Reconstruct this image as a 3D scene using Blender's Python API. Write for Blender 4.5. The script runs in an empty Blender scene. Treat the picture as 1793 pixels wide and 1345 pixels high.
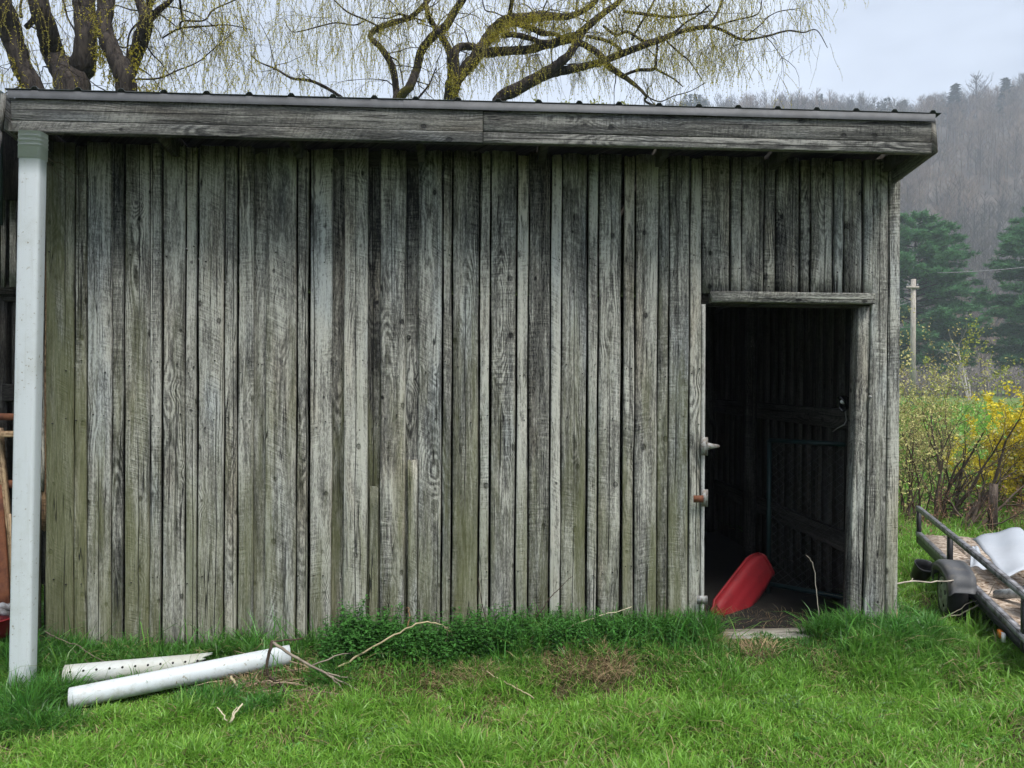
import bpy, math, random
import numpy as np
from mathutils import Vector, Matrix, Quaternion

R = math.radians
scene = bpy.context.scene
COL = scene.collection
random.seed(7)
rng = np.random.default_rng(11)

# ------------------------------------------------------------------ camera
IMG_W, IMG_H, FOC = 1793.0, 1345.0, 1300.0
CAM_LOC = Vector((0.0, -4.5, 1.68))
YAW, PITCH, ROLL = R(3.27), R(0.3), 0.005
fwd = Vector((math.sin(YAW) * math.cos(PITCH), math.cos(YAW) * math.cos(PITCH), -math.sin(PITCH)))
q = fwd.to_track_quat('-Z', 'Y') @ Quaternion((0, 0, 1), ROLL)
cam_data = bpy.data.cameras.new('camera')
cam_data.sensor_fit = 'HORIZONTAL'
cam_data.sensor_width = 36.0
cam_data.lens = 36.0 * FOC / IMG_W
cam_data.clip_start = 0.05
cam_data.clip_end = 5000
cam = bpy.data.objects.new('camera', cam_data)
cam.rotation_mode = 'QUATERNION'
cam.location = CAM_LOC
cam.rotation_quaternion = q
COL.objects.link(cam)
scene.camera = cam
CAM_M = q.to_matrix()

# ------------------------------------------------------------------ sky, sun, exposure
SUN_ELEV, SUN_AZ = R(60), R(154)      # azimuth measured clockwise from +Y; the veiled sun stands high behind the camera, to the right
world = bpy.data.worlds.new('World')
scene.world = world
world.use_nodes = True
wn = world.node_tree
wn.nodes.clear()
w_out = wn.nodes.new('ShaderNodeOutputWorld')
w_sky = wn.nodes.new('ShaderNodeTexSky')
w_sky.sky_type = 'NISHITA'
w_sky.sun_disc = False
w_sky.sun_elevation = SUN_ELEV
w_sky.sun_rotation = SUN_AZ
w_sky.air_density = 1.0
w_sky.dust_density = 3.0
w_bg = wn.nodes.new('ShaderNodeBackground')
w_bg.inputs['Strength'].default_value = 0.10
wn.links.new(w_sky.outputs[0], w_bg.inputs['Color'])
w_cl = wn.nodes.new('ShaderNodeBackground')
w_cl.inputs['Strength'].default_value = 1.0
w_tc = wn.nodes.new('ShaderNodeTexCoord')
w_map = wn.nodes.new('ShaderNodeMapping')
w_map.inputs['Scale'].default_value = (1.0, 1.0, 2.6)
w_map.inputs['Location'].default_value = (0.35, 0.1, 0.2)
w_no = wn.nodes.new('ShaderNodeTexNoise')
w_no.inputs['Scale'].default_value = 2.4
w_no.inputs['Detail'].default_value = 5.0
w_no.inputs['Roughness'].default_value = 0.5
w_no.inputs['Distortion'].default_value = 0.3
w_ra = wn.nodes.new('ShaderNodeValToRGB')
w_ra.color_ramp.elements[0].position = 0.38
w_ra.color_ramp.elements[0].color = (0.118, 0.132, 0.160, 1)
w_ra.color_ramp.elements[1].position = 0.60
w_ra.color_ramp.elements[1].color = (0.212, 0.233, 0.270, 1)
wn.links.new(w_tc.outputs['Generated'], w_map.inputs['Vector'])
wn.links.new(w_map.outputs[0], w_no.inputs['Vector'])
wn.links.new(w_no.outputs['Fac'], w_ra.inputs['Fac'])
w_sep = wn.nodes.new('ShaderNodeSeparateXYZ')           # an overcast sky is brighter overhead than at the horizon
wn.links.new(w_tc.outputs['Generated'], w_sep.inputs[0])
w_gr = wn.nodes.new('ShaderNodeMapRange')
w_gr.inputs['From Min'].default_value = 0.0; w_gr.inputs['From Max'].default_value = 1.0
w_gr.inputs['To Min'].default_value = 0.90; w_gr.inputs['To Max'].default_value = 2.05
wn.links.new(w_sep.outputs[2], w_gr.inputs['Value'])
wn.links.new(w_gr.outputs[0], w_cl.inputs['Strength'])
wn.links.new(w_ra.outputs['Color'], w_cl.inputs['Color'])
w_mix = wn.nodes.new('ShaderNodeMixShader')
w_mix.inputs['Fac'].default_value = 0.92
wn.links.new(w_bg.outputs[0], w_mix.inputs[1])
wn.links.new(w_cl.outputs[0], w_mix.inputs[2])
wn.links.new(w_mix.outputs[0], w_out.inputs['Surface'])

sun_data = bpy.data.lights.new('sun', 'SUN')
sun_data.energy = 1.5
sun_data.angle = R(25)
sun_data.color = (1.0, 0.96, 0.9)
sun = bpy.data.objects.new('sun', sun_data)
sdir = Vector((math.sin(SUN_AZ) * math.cos(SUN_ELEV), math.cos(SUN_AZ) * math.cos(SUN_ELEV), math.sin(SUN_ELEV)))
sun.rotation_mode = 'QUATERNION'
sun.rotation_quaternion = (-sdir).to_track_quat('-Z', 'Y')
sun.location = (0, -10, 30)
COL.objects.link(sun)

scene.view_settings.view_transform = 'Standard'
scene.view_settings.look = 'None'
scene.view_settings.gamma = 1.0
scene.view_settings.use_curve_mapping = False
scene.view_settings.exposure = 1.7
scene.render.engine = 'CYCLES'
cy = scene.cycles
cy.use_denoising = True
try:
    cy.denoiser = 'OPENIMAGEDENOISE'
    cy.denoising_input_passes = 'RGB_ALBEDO_NORMAL'
    cy.denoising_prefilter = 'ACCURATE'
except Exception:
    pass
cy.use_adaptive_sampling = True
cy.adaptive_threshold = 0.02
cy.max_bounces = 6
cy.diffuse_bounces = 4
cy.glossy_bounces = 2
cy.transmission_bounces = 4
cy.volume_bounces = 1
cy.transparent_max_bounces = 8
cy.caustics_reflective = False
cy.caustics_refractive = False

# ------------------------------------------------------------------ geometry helpers
def ray(px, py):
    d = Vector(((px - IMG_W / 2) / FOC, -(py - IMG_H / 2) / FOC, -1.0))
    return CAM_M @ d

def P(px, py, Y):
    """point of the place that lies in the upright plane y = Y"""
    d = ray(px, py)
    t = (Y - CAM_LOC.y) / d.y
    return CAM_LOC + d * t

def PZ(px, py, z=0.0):
    """point of the place at height z"""
    d = ray(px, py)
    t = (z - CAM_LOC.z) / d.z
    return CAM_LOC + d * t

def vnoise(x, y, seed=0):
    x = np.asarray(x, float); y = np.asarray(y, float)
    xi = np.floor(x).astype(np.int64); yi = np.floor(y).astype(np.int64)
    xf = x - xi; yf = y - yi
    def h(a, b):
        n = (a * 374761393 + b * 668265263 + seed * 1442695041) & 0x7fffffff
        n = ((n ^ (n >> 13)) * 1274126177) & 0x7fffffff
        return ((n ^ (n >> 16)) & 0xffff) / 65535.0
    u = xf * xf * (3 - 2 * xf); v = yf * yf * (3 - 2 * yf)
    return (h(xi, yi) * (1 - u) + h(xi + 1, yi) * u) * (1 - v) + (h(xi, yi + 1) * (1 - u) + h(xi + 1, yi + 1) * u) * v

def fnoise(x, y, seed=0, octv=3):
    s, a, t = 0.0, 1.0, 0.0
    for i in range(octv):
        s = s + a * vnoise(np.asarray(x) * 2 ** i, np.asarray(y) * 2 ** i, seed + i * 17)
        t += a; a *= 0.5
    return s / t

WLOC = {}
class MB:
    """collects shapes, then links them as one mesh object"""
    def __init__(s):
        s.v = []; s.f = {}; s.n = 0; s.c = []; s.hascol = False
    def add(s, verts, faces, col=None):
        verts = np.asarray(verts, float).reshape(-1, 3)
        if isinstance(faces, np.ndarray):
            s.f.setdefault(faces.shape[1], []).append(faces + s.n)
        else:
            by = {}
            for f in faces: by.setdefault(len(f), []).append(f)
            for k, fl in by.items(): s.f.setdefault(k, []).append(np.asarray(fl, int) + s.n)
        s.v.append(verts); s.n += len(verts)
        if col is None:
            s.c.append(np.tile([0.5, 0.5, 0.5], (len(verts), 1)))
        else:
            s.hascol = True
            c = np.asarray(col, float)
            s.c.append(np.tile(c, (len(verts), 1)) if c.ndim == 1 else c)
        return s
    def box(s, a, b, col=None):
        x0, y0, z0 = a; x1, y1, z1 = b
        v = [(x0,y0,z0),(x1,y0,z0),(x1,y1,z0),(x0,y1,z0),(x0,y0,z1),(x1,y0,z1),(x1,y1,z1),(x0,y1,z1)]
        return s.add(v, [(0,3,2,1),(4,5,6,7),(0,1,5,4),(1,2,6,5),(2,3,7,6),(3,0,4,7)], col)
    def obox(s, o, ax, ay, az, col=None):
        """box from corner o along three edge vectors"""
        o, ax, ay, az = map(Vector, (o, ax, ay, az))
        v = [o, o+ax, o+ax+ay, o+ay, o+az, o+ax+az, o+ax+ay+az, o+ay+az]
        return s.add([tuple(p) for p in v], [(0,3,2,1),(4,5,6,7),(0,1,5,4),(1,2,6,5),(2,3,7,6),(3,0,4,7)], col)
    def tube(s, pts, rad, k=6, cap=True, col=None, jit=0.0):
        pts = np.asarray([tuple(p) for p in pts], float)
        n = len(pts)
        rad = np.full(n, rad) if np.isscalar(rad) else np.asarray(rad, float)
        t = np.gradient(pts, axis=0)
        t /= np.linalg.norm(t, axis=1)[:, None] + 1e-12
        ref = np.array([0, 0, 1.0]) if abs(t[0][2]) < 0.9 else np.array([1.0, 0, 0])
        u = np.cross(t, ref); bad = np.linalg.norm(u, axis=1) < 0.15
        if bad.any():
            u[bad] = np.cross(t[bad], np.array([0.0, 1.0, 0.3]))
        u /= np.linalg.norm(u, axis=1)[:, None] + 1e-12
        for i in range(1, n):                       # keep the frame from flipping
            w = u[i-1] - t[i] * np.dot(u[i-1], t[i]); L = np.linalg.norm(w)
            if L > 1e-6: u[i] = w / L
        w = np.cross(t, u)
        an = np.arange(k) * 2 * math.pi / k
        ring = np.cos(an)[None, :, None] * u[:, None, :] + np.sin(an)[None, :, None] * w[:, None, :]
        rr = rad[:, None, None]
        if jit: rr = rr * (1 + rng.uniform(-jit, jit, (n, k, 1)))
        v = (pts[:, None, :] + ring * rr).reshape(-1, 3)
        i = np.arange(n - 1)[:, None]; j = np.arange(k)[None, :]
        a = i * k + j; b = i * k + (j + 1) % k
        s.add(v, np.stack([a, b, b + k, a + k], -1).reshape(-1, 4), col)
        if cap:
            base = s.n - n * k
            s.f.setdefault(k, []).append(np.array([[base + x for x in range(k)][::-1], [base + (n-1)*k + x for x in range(k)]]))
        return s
    def build(s, name, mat, parent=None, smooth=False, origin=None):
        V = np.concatenate(s.v) if s.v else np.zeros((0, 3))
        if origin is not None: V = V - np.asarray(tuple(origin))
        me = bpy.data.meshes.new(name)
        loops, starts, tot = [], [], 0
        for k, fl in s.f.items():
            F = np.concatenate(fl)
            loops.append(F.reshape(-1)); starts.append(tot + np.arange(len(F)) * k); tot += F.size
        L = np.concatenate(loops).astype(np.int32); S = np.concatenate(starts).astype(np.int32)
        me.vertices.add(len(V)); me.vertices.foreach_set('co', V.astype(np.float32).ravel())
        me.loops.add(len(L)); me.loops.foreach_set('vertex_index', L)
        me.polygons.add(len(S)); me.polygons.foreach_set('loop_start', S)
        me.update(calc_edges=True)
        me.validate()
        if smooth: me.shade_smooth()
        if s.hascol:
            at = me.color_attributes.new('col', 'FLOAT_COLOR', 'POINT')
            C = np.concatenate(s.c); C = np.concatenate([C, np.ones((len(C), 1))], 1)
            if len(at.data) == len(C): at.data.foreach_set('color', C.astype(np.float32).ravel())
        if mat is not None: me.materials.append(mat)
        o = bpy.data.objects.new(name, me)
        COL.objects.link(o)
        o.location = origin if origin is not None else (0, 0, 0)
        WLOC[o] = Vector(o.location)
        if parent is not None: under(o, parent)
        return o

def under(o, parent):
    o.parent = parent
    o.location = WLOC[o] - WLOC[parent]
    return o

def tag(o, label=None, cat=None, group=None, kind=None):
    if label: o['label'] = label
    if cat: o['category'] = cat
    if group: o['group'] = group
    if kind: o['kind'] = kind
    return o

def thing(name, label, cat, loc, group=None):
    o = bpy.data.objects.new(name, None)
    COL.objects.link(o)
    o.location = loc
    o.empty_display_size = 0.2
    WLOC[o] = Vector(loc)
    return tag(o, label, cat, group)

# ------------------------------------------------------------------ material helpers
class NT:
    def __init__(s, name):
        s.m = bpy.data.materials.new(name); s.m.use_nodes = True
        s.t = s.m.node_tree; s.t.nodes.clear()
        s.out = s.t.nodes.new('ShaderNodeOutputMaterial')
    def set(s, sock, v):
        if isinstance(v, bpy.types.NodeSocket): s.t.links.new(v, sock)
        elif v is not None:
            if hasattr(sock.default_value, '__len__') and not hasattr(v, '__len__'):
                v = (v,) * len(sock.default_value)
            if hasattr(sock.default_value, '__len__') and len(sock.default_value) == 4 and len(v) == 3: v = (*v, 1)
            sock.default_value = v
    def n(s, typ, outp=0, props=None, **ins):
        nd = s.t.nodes.new('ShaderNode' + typ)
        for k, v in (props or {}).items(): setattr(nd, k, v)
        for k, v in ins.items():
            key = int(k[1:]) if k[0] == '_' and k[1:].isdigit() else k.replace('_', ' ')
            s.set(nd.inputs[key], v)
        return nd.outputs[outp]
    def m_(s, op, a, b=None, c=None, clamp=False):
        nd = s.t.nodes.new('ShaderNodeMath'); nd.operation = op; nd.use_clamp = clamp
        for i, v in enumerate((a, b, c)):
            if v is not None: s.set(nd.inputs[i], v)
        return nd.outputs[0]
    def add(s, a, b): return s.m_('ADD', a, b)
    def sub(s, a, b): return s.m_('SUBTRACT', a, b)
    def mul(s, a, b): return s.m_('MULTIPLY', a, b)
    def div(s, a, b): return s.m_('DIVIDE', a, b)
    def map(s, v, a, b, c=0.0, d=1.0, smooth=True):
        nd = s.t.nodes.new('ShaderNodeMapRange')
        nd.interpolation_type = 'SMOOTHSTEP' if smooth else 'LINEAR'
        for i, x in enumerate((v, a, b, c, d)): s.set(nd.inputs[i], x)
        return nd.outputs[0]
    def mix(s, f, a, b, mode='MIX'):
        nd = s.t.nodes.new('ShaderNodeMix'); nd.data_type = 'RGBA'; nd.blend_type = mode
        s.set(nd.inputs[0], f); s.set(nd.inputs[6], a); s.set(nd.inputs[7], b)
        return nd.outputs[2]
    def xyz(s, x=0.0, y=0.0, z=0.0):
        return s.n('CombineXYZ', X=x, Y=y, Z=z)
    def noise(s, vec, scale=1.0, detail=3.0, rough=0.55, dist=0.0):
        return s.n('TexNoise', 0, Vector=vec, Scale=scale, Detail=detail, Roughness=rough, Distortion=dist)
    def scaled(s, vec, sx, sy, sz):
        return s.n('VectorMath', 0, {'operation': 'MULTIPLY'}, _0=vec, _1=(sx, sy, sz))
    def obj(s):
        return s.n('TexCoord', 3)
    def rnd(s):
        return s.n('ObjectInfo', 'Random')
    def attr(s, name, out='Fac', typ='GEOMETRY'):
        return s.n('Attribute', out, {'attribute_name': name, 'attribute_type': typ})
    def bsdf(s, color, rough=0.8, bump=None, strength=0.5, dist=0.002, metal=0.0, spec=0.3, **kw):
        nd = s.t.nodes.new('ShaderNodeBsdfPrincipled')
        s.set(nd.inputs['Base Color'], color); s.set(nd.inputs['Roughness'], rough)
        s.set(nd.inputs['Metallic'], metal); s.set(nd.inputs['Specular IOR Level'], spec)
        for k, v in kw.items(): s.set(nd.inputs[k.replace('_', ' ')], v)
        if bump is not None:
            b = s.t.nodes.new('ShaderNodeBump')
            s.set(b.inputs['Strength'], strength); s.set(b.inputs['Distance'], dist); s.set(b.inputs['Height'], bump)
            s.t.links.new(b.outputs[0], nd.inputs['Normal'])
        s.t.links.new(nd.outputs[0], s.out.inputs['Surface'])
        return s.m

def make_wood(name, dark, mid, light, moss_amt=1.0, grain=1.0, val=1.0):
    """weathered rough-sawn board; local z runs along the grain, x across the face"""
    t = NT(name)
    p = t.obj()
    sep = t.t.nodes.new('ShaderNodeSeparateXYZ'); t.t.links.new(p, sep.inputs[0])
    x, y, z = sep.outputs
    x = t.add(x, t.mul(y, 0.9))
    seed = t.mul(t.rnd(), 91.7)
    seed2 = t.mul(t.rnd(), 13.3)
    one = lambda f, off: t.noise(t.xyz(t.add(seed, off), t.mul(z, f), seed2), 1.0, 2.0)
    # knots
    kx, kz = 0.17, 0.42
    kv = t.xyz(t.add(t.div(x, kx), seed), seed2, t.add(t.div(z, kz), seed))
    vor = t.t.nodes.new('ShaderNodeTexVoronoi'); vor.voronoi_dimensions = '3D'
    t.t.links.new(kv, vor.inputs['Vector']); vor.inputs['Scale'].default_value = 1.0
    d = t.n('VectorMath', 0, {'operation': 'SUBTRACT'}, _0=kv, _1=vor.outputs['Position'])
    ds = t.t.nodes.new('ShaderNodeSeparateXYZ'); t.t.links.new(d, ds.inputs[0])
    dx = t.mul(ds.outputs[0], kx); dz = t.mul(ds.outputs[2], kz * 0.75)
    kd = t.m_('SQRT', t.add(t.mul(dx, dx), t.mul(dz, dz)))
    kcol = t.t.nodes.new('ShaderNodeSeparateColor'); t.t.links.new(vor.outputs['Color'], kcol.inputs[0])
    kon = t.m_('GREATER_THAN', kcol.outputs[0], 0.50)
    ksz = t.add(t.mul(kcol.outputs[1], 0.012), 0.005)
    knot = t.mul(kon, t.map(kd, t.mul(ksz, 0.8), ksz, 1.0, 0.0))
    kring = t.mul(kon, t.sub(t.map(kd, t.mul(ksz, 0.7), t.mul(ksz, 1.0), 0, 1), t.map(kd, t.mul(ksz, 1.05), t.mul(ksz, 1.7), 0, 1)))
    ke = t.div(kd, 0.045)
    kwarp = t.mul(kon, t.m_('EXPONENT', t.mul(t.mul(ke, ke), -1.0)))
    # growth rings cut by the saw
    cx = t.mul(t.sub(one(0.7, 3.0), 0.5), 0.16)
    dep = t.add(t.add(0.02, t.mul(t.rnd(), 0.07)), t.mul(t.sub(one(0.9, 9.0), 0.5), 0.22))
    X = t.add(x, cx)
    rr = t.m_('SQRT', t.add(t.mul(X, X), t.mul(dep, dep)))
    fine = t.noise(t.xyz(t.add(t.mul(x, 26), seed), seed2, t.mul(z, 3.2)), 1.0, 3.0)
    rr = t.add(t.add(rr, t.mul(kwarp, 0.022)), t.mul(t.sub(fine, 0.5), 0.008))
    ring = t.m_('SINE', t.mul(rr, 2 * math.pi / 0.0092))
    ring = t.map(ring, -0.9, 0.95)
    ringamt = t.map(t.noise(t.xyz(t.add(t.mul(x, 9), seed), seed2, t.add(t.mul(z, 1.3), 7.0)), 1.0, 2.0), 0.46, 0.74)
    # streaks, cracks and saw marks
    st = t.noise(t.xyz(t.add(t.mul(x, 120), seed), seed2, t.mul(z, 5.5)), 1.0, 5.0, 0.62)
    st2 = t.noise(t.xyz(t.add(t.mul(x, 38), seed), t.add(seed2, 5), t.mul(z, 1.4)), 1.0, 4.0, 0.6)
    ck = t.noise(t.xyz(t.add(t.add(t.mul(x, 34), seed), t.mul(fine, 0.5)), t.add(seed2, 2), t.mul(z, 0.75)), 1.0, 2.0, 0.4)
    ckd = t.m_('ABSOLUTE', t.sub(ck, 0.47))
    crack = t.mul(t.map(ckd, 0.003, 0.014, 1.0, 0.0), t.map(t.noise(t.xyz(t.mul(x, 7), seed, t.mul(z, 1.8)), 1.0, 2.0), 0.50, 0.62))
    spx = t.add(t.mul(t.sub(t.rnd(), .5), .09), t.mul(t.sub(one(1.1, 21.0), .5), .030))
    split = t.mul(t.map(t.m_('ABSOLUTE', t.sub(x, spx)), .0010, .0032, 1.0, 0.0), t.map(one(.55, 33.0), .46, .54))
    crack = t.m_('MAXIMUM', crack, split)
    sawc = t.add(t.add(z, t.mul(x, t.sub(t.mul(t.rnd(), 0.9), 0.25))), t.mul(t.mul(x, x), 0.8))
    saw = t.sub(t.noise(t.xyz(t.add(t.mul(x, 9), seed), t.add(seed2, 11), t.mul(sawc, 95)), 1.0, 2.0, 0.6), 0.5)
    sawm = t.map(t.noise(t.xyz(t.add(t.mul(x, 14), seed), t.add(seed2, 8), t.mul(z, 2.6)), 1.0, 2.0), 0.40, 0.62)
    saw = t.mul(t.mul(saw, sawm), 1.5)
    pits = t.noise(t.xyz(t.add(t.mul(x, 150), seed), seed2, t.mul(z, 42)), 1.0, 3.0, 0.7)
    # tone
    blot = t.noise(t.xyz(t.add(t.mul(x, 7), seed), t.add(seed2, 1), t.mul(z, 1.5)), 1.0, 5.0, 0.6, 0.4)
    tone = t.attr('tone', 'Fac', 'OBJECT')
    v = t.add(t.mul(t.sub(st, 0.5), 1.1), t.mul(t.sub(st2, 0.5), 1.0))
    v = t.add(v, t.mul(t.sub(blot, 0.5), 1.45))
    v = t.add(v, t.mul(t.mul(t.sub(ring, 0.45), ringamt), 0.48 * grain))
    v = t.add(v, t.mul(saw, 0.52))
    v = t.add(v, t.mul(t.sub(pits, 0.5), 1.2))
    v = t.add(t.add(v, t.mul(tone, 1.35)), 0.54)
    v = t.sub(v, t.mul(kring, 0.14))
    v = t.sub(v, t.mul(knot, 0.42))
    ramp = t.t.nodes.new('ShaderNodeValToRGB')
    el = ramp.color_ramp.elements
    el[0].position = 0.05; el[0].color = (*dark, 1)
    el[1].position = 0.95; el[1].color = (*light, 1)
    e = el.new(0.5); e.color = (*mid, 1)
    t.t.links.new(v, ramp.inputs['Fac'])
    col = ramp.outputs[0]
    # brown and blue-grey drift from board to board
    hue = t.noise(t.xyz(t.add(t.mul(x, 4), seed), t.add(seed2, 4), t.mul(z, 0.8)), 1.0, 3.0)
    col = t.mix(t.map(hue, 0.52, 0.72, 0.0, 0.5), col, (1.12, 0.96, 0.80), 'MULTIPLY')
    col = t.mix(t.map(hue, 0.48, 0.30, 0.0, 0.6), col, (0.86, 0.95, 1.10), 'MULTIPLY')
    # algae: grows from the ground up and in streaks
    gp = t.n('NewGeometry', 0)
    gs = t.t.nodes.new('ShaderNodeSeparateXYZ'); t.t.links.new(gp, gs.inputs[0])
    mossa = t.attr('moss', 'Fac', 'OBJECT')
    mn = t.noise(t.xyz(t.add(t.mul(x, 11), seed), t.add(seed2, 6), t.mul(z, 1.1)), 1.0, 4.0, 0.6)
    mh = t.map(gs.outputs[2], 0.1, 2.2, 0.25, -0.05, smooth=False)
    mf = t.map(t.add(t.add(mn, mh), t.mul(mossa, 0.30)), 0.52, 0.98, 0.0, 0.80 * moss_amt)
    col = t.mix(mf, col, t.mix(st, (0.050, 0.056, 0.018), (0.235, 0.24, 0.125)))
    # lichen flecks
    li = t.noise(t.xyz(t.add(t.mul(x, 85), seed), seed2, t.mul(z, 50)), 1.0, 2.0, 0.5)
    li = t.mul(t.map(li, 0.66, 0.73), t.map(blot, 0.5, 0.7, 0.0, 0.55))
    col = t.mix(li, col, (0.42, 0.45, 0.38))
    col = t.mix(t.mul(crack, 0.9), col, (0.012, 0.012, 0.012))
    hgt = t.add(t.add(t.mul(st, 0.9), t.mul(ring, t.mul(ringamt, 0.30))), t.mul(saw, 0.55))
    hgt = t.sub(t.add(hgt, t.mul(pits, 0.45)), t.mul(crack, 1.8))
    hgt = t.sub(hgt, t.mul(knot, 0.6))
    return t.bsdf(col, 0.88, hgt, 0.85, 0.006, spec=0.2)

def plain(name, color, rough=0.6, metal=0.0, var=0.25, scale=8.0, bump=0.0, spec=0.4, color2=None, lo=0.4, hi=0.65, **kw):
    t = NT(name)
    p = t.obj()
    no = t.noise(p, scale, 5.0, 0.6)
    c2 = color2 if color2 else tuple(c * (1 - var) for c in color)
    col = t.mix(t.map(no, lo, hi), color, c2)
    fine = t.noise(p, scale * 9, 4.0, 0.6)
    col = t.mix(t.map(fine, 0.35, 0.7, 0.0, 0.35), col, tuple(c * (1 - var) for c in color))
    return t.bsdf(col, rough, fine if bump else None, bump, 0.003, metal, spec, **kw)

def leafmat(name, trans=0.35, rough=0.6, spec=0.25, gain=1.0):
    t = NT(name)
    c = t.attr('col', 'Color')
    if gain != 1.0: c = t.mix(1.0, c, (gain,) * 3, 'MULTIPLY')
    nd = t.t.nodes.new('ShaderNodeBsdfPrincipled')
    t.set(nd.inputs['Base Color'], c); nd.inputs['Roughness'].default_value = rough
    nd.inputs['Specular IOR Level'].default_value = spec
    tr = t.t.nodes.new('ShaderNodeBsdfTranslucent'); t.set(tr.inputs[0], c)
    mx = t.t.nodes.new('ShaderNodeMixShader'); mx.inputs[0].default_value = trans
    t.t.links.new(nd.outputs[0], mx.inputs[1]); t.t.links.new(tr.outputs[0], mx.inputs[2])
    t.t.links.new(mx.outputs[0], t.out.inputs['Surface'])
    return t.m

WOOD = make_wood('weathered_board', (0.018, 0.018, 0.018), (0.165, 0.162, 0.145), (0.49, 0.485, 0.43))
WOOD_FASCIA = make_wood('weathered_fascia', (0.026, 0.026, 0.026), (0.100, 0.099, 0.092), (0.26, 0.258, 0.235), moss_amt=0.0, grain=1.2)
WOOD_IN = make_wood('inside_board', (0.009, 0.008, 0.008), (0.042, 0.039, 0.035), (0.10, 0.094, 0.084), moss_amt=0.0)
WOOD_BROWN = make_wood('brown_board', (0.05, 0.03, 0.02), (0.22, 0.14, 0.08), (0.50, 0.36, 0.22), moss_amt=0.0)
WOOD_PALE = make_wood('pale_board', (0.08, 0.08, 0.07), (0.24, 0.24, 0.22), (0.48, 0.48, 0.45), moss_amt=0.1)
BARK = None
LEAF = leafmat('leaf', 0.35)
WILLOW_LEAF = leafmat('willow_leaf', 0.55, 0.6, 0.1)
GRASS = leafmat('grass_blade', 0.45, 0.38, 0.5)
DRY = leafmat('dry_stalk', 0.15, 0.8, 0.15)
TWIG = leafmat('twig', 0.0, 0.85, 0.1)
def make_pvc(name, base, grime, amt):
    t = NT(name); p = t.obj(); g = t.n('NewGeometry', 0)
    gs = t.t.nodes.new('ShaderNodeSeparateXYZ'); t.t.links.new(g, gs.inputs[0])
    big = t.noise(p, 5.0, 5.0, .65); fine = t.noise(p, 55.0, 3.0, .6); streak = t.noise(t.scaled(p, 60, 60, 2.5), 1.0, 4.0, .6)
    col = t.mix(t.map(big, .45, .75, 0, amt), base, grime)
    col = t.mix(t.map(streak, .52, .75, 0, amt * .7), col, grime)
    col = t.mix(t.mul(t.map(fine, .62, .70), t.map(big, .4, .6, .15, .9)), col, (.22, .19, .13))
    splash = t.map(t.add(gs.outputs[2], t.mul(t.sub(t.noise(p, 22.0, 5.0, .7), .5), .35)), .0, .13, .5, 0.0)
    col = t.mix(splash, col, (.24, .22, .13))
    return t.bsdf(col, .5, t.add(fine, streak), .10, .003, spec=.35)
PVC = make_pvc('white_plastic', (0.56, 0.60, 0.62), (0.40, 0.42, 0.39), .45)
PVC_DIRTY = plain('grimy_white_plastic', (0.50, 0.52, 0.50), 0.5, var=0.25, scale=6.0, bump=0.2, color2=(0.42, 0.42, 0.36))
BLACKHOLE = plain('dark_hole', (0.02, 0.02, 0.02), 0.9)
METAL = plain('galvanised_trim', (0.11, 0.114, 0.122), 0.6, 0.15, 0.3, 6.0, 0.1)
ROOFMETAL = plain('dark_roof_sheet', (0.06, 0.07, 0.075), 0.45, 0.4, 0.3, 3.0)
STEELBLACK = plain('black_painted_steel', (0.035, 0.036, 0.040), 0.5, 0.2, 0.4, 12.0, 0.15)
STEELGREY = plain('worn_grey_steel', (0.26, 0.26, 0.275), 0.5, 0.3, 0.35, 14.0, 0.2, color2=(0.07, 0.065, 0.065))
RUST = plain('rusty_steel', (0.20, 0.075, 0.035), 0.8, 0.1, 0.5, 14.0, 0.3, color2=(0.10, 0.035, 0.02))
RUBBER = plain('black_rubber', (0.022, 0.022, 0.023), 0.7, 0, 0.4, 20, 0.2)
PLASTICBLACK = plain('black_plastic', (0.02, 0.021, 0.023), 0.35, 0, 0.3, 10)
FENDER = plain('dusty_black_fender', (0.095, 0.096, 0.10), 0.5, 0.0, 0.4, 9.0, 0.1, color2=(0.16, 0.145, 0.125), lo=0.52, hi=0.72)
RED = plain('red_plastic', (0.23, 0.007, 0.013), 0.65, 0, 0.3, 6)

# ------------------------------------------------------------------ ground
XL, XR = P(62, 1000, 0).x, P(1568, 1000, 0).x      # the shed's front wall runs from XL to XR on y = 0
DEPTH = 3.3
def sstep(a, b, v):
    t = np.clip((np.asarray(v, float) - a) / (b - a), 0, 1)
    return t * t * (3 - 2 * t)

def gz(x, y):
    x = np.asarray(x, float); y = np.asarray(y, float)
    inner = sstep(0.16, 0.03, y) + (1 - sstep(0.16, 0.03, y)) * (1 - ((x > XL) & (x < XR)))
    near = inner * sstep(-0.70 , -0.28, y + 0.10 * (vnoise(x * 1.7, y * 0 + 3.1, 5) - 0.5)) * sstep(XR + 0.75, XR + 0.1, x) * sstep(XL - 0.9, XL - 0.1, x)
    und = 0.035 * (fnoise(x * 0.9 + 40, y * 0.9 + 40, 3) - 0.5) + 0.03 * (vnoise(x * 3.1 + 9, y * 3.1 + 9, 8) - 0.5)
    far = sstep(40, 0, np.hypot(x, y))
    return (0.075 + 0.045 * sstep(-2.0, 0.5, x)) * near + und * far * (1 - 0.6 * near)

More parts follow.
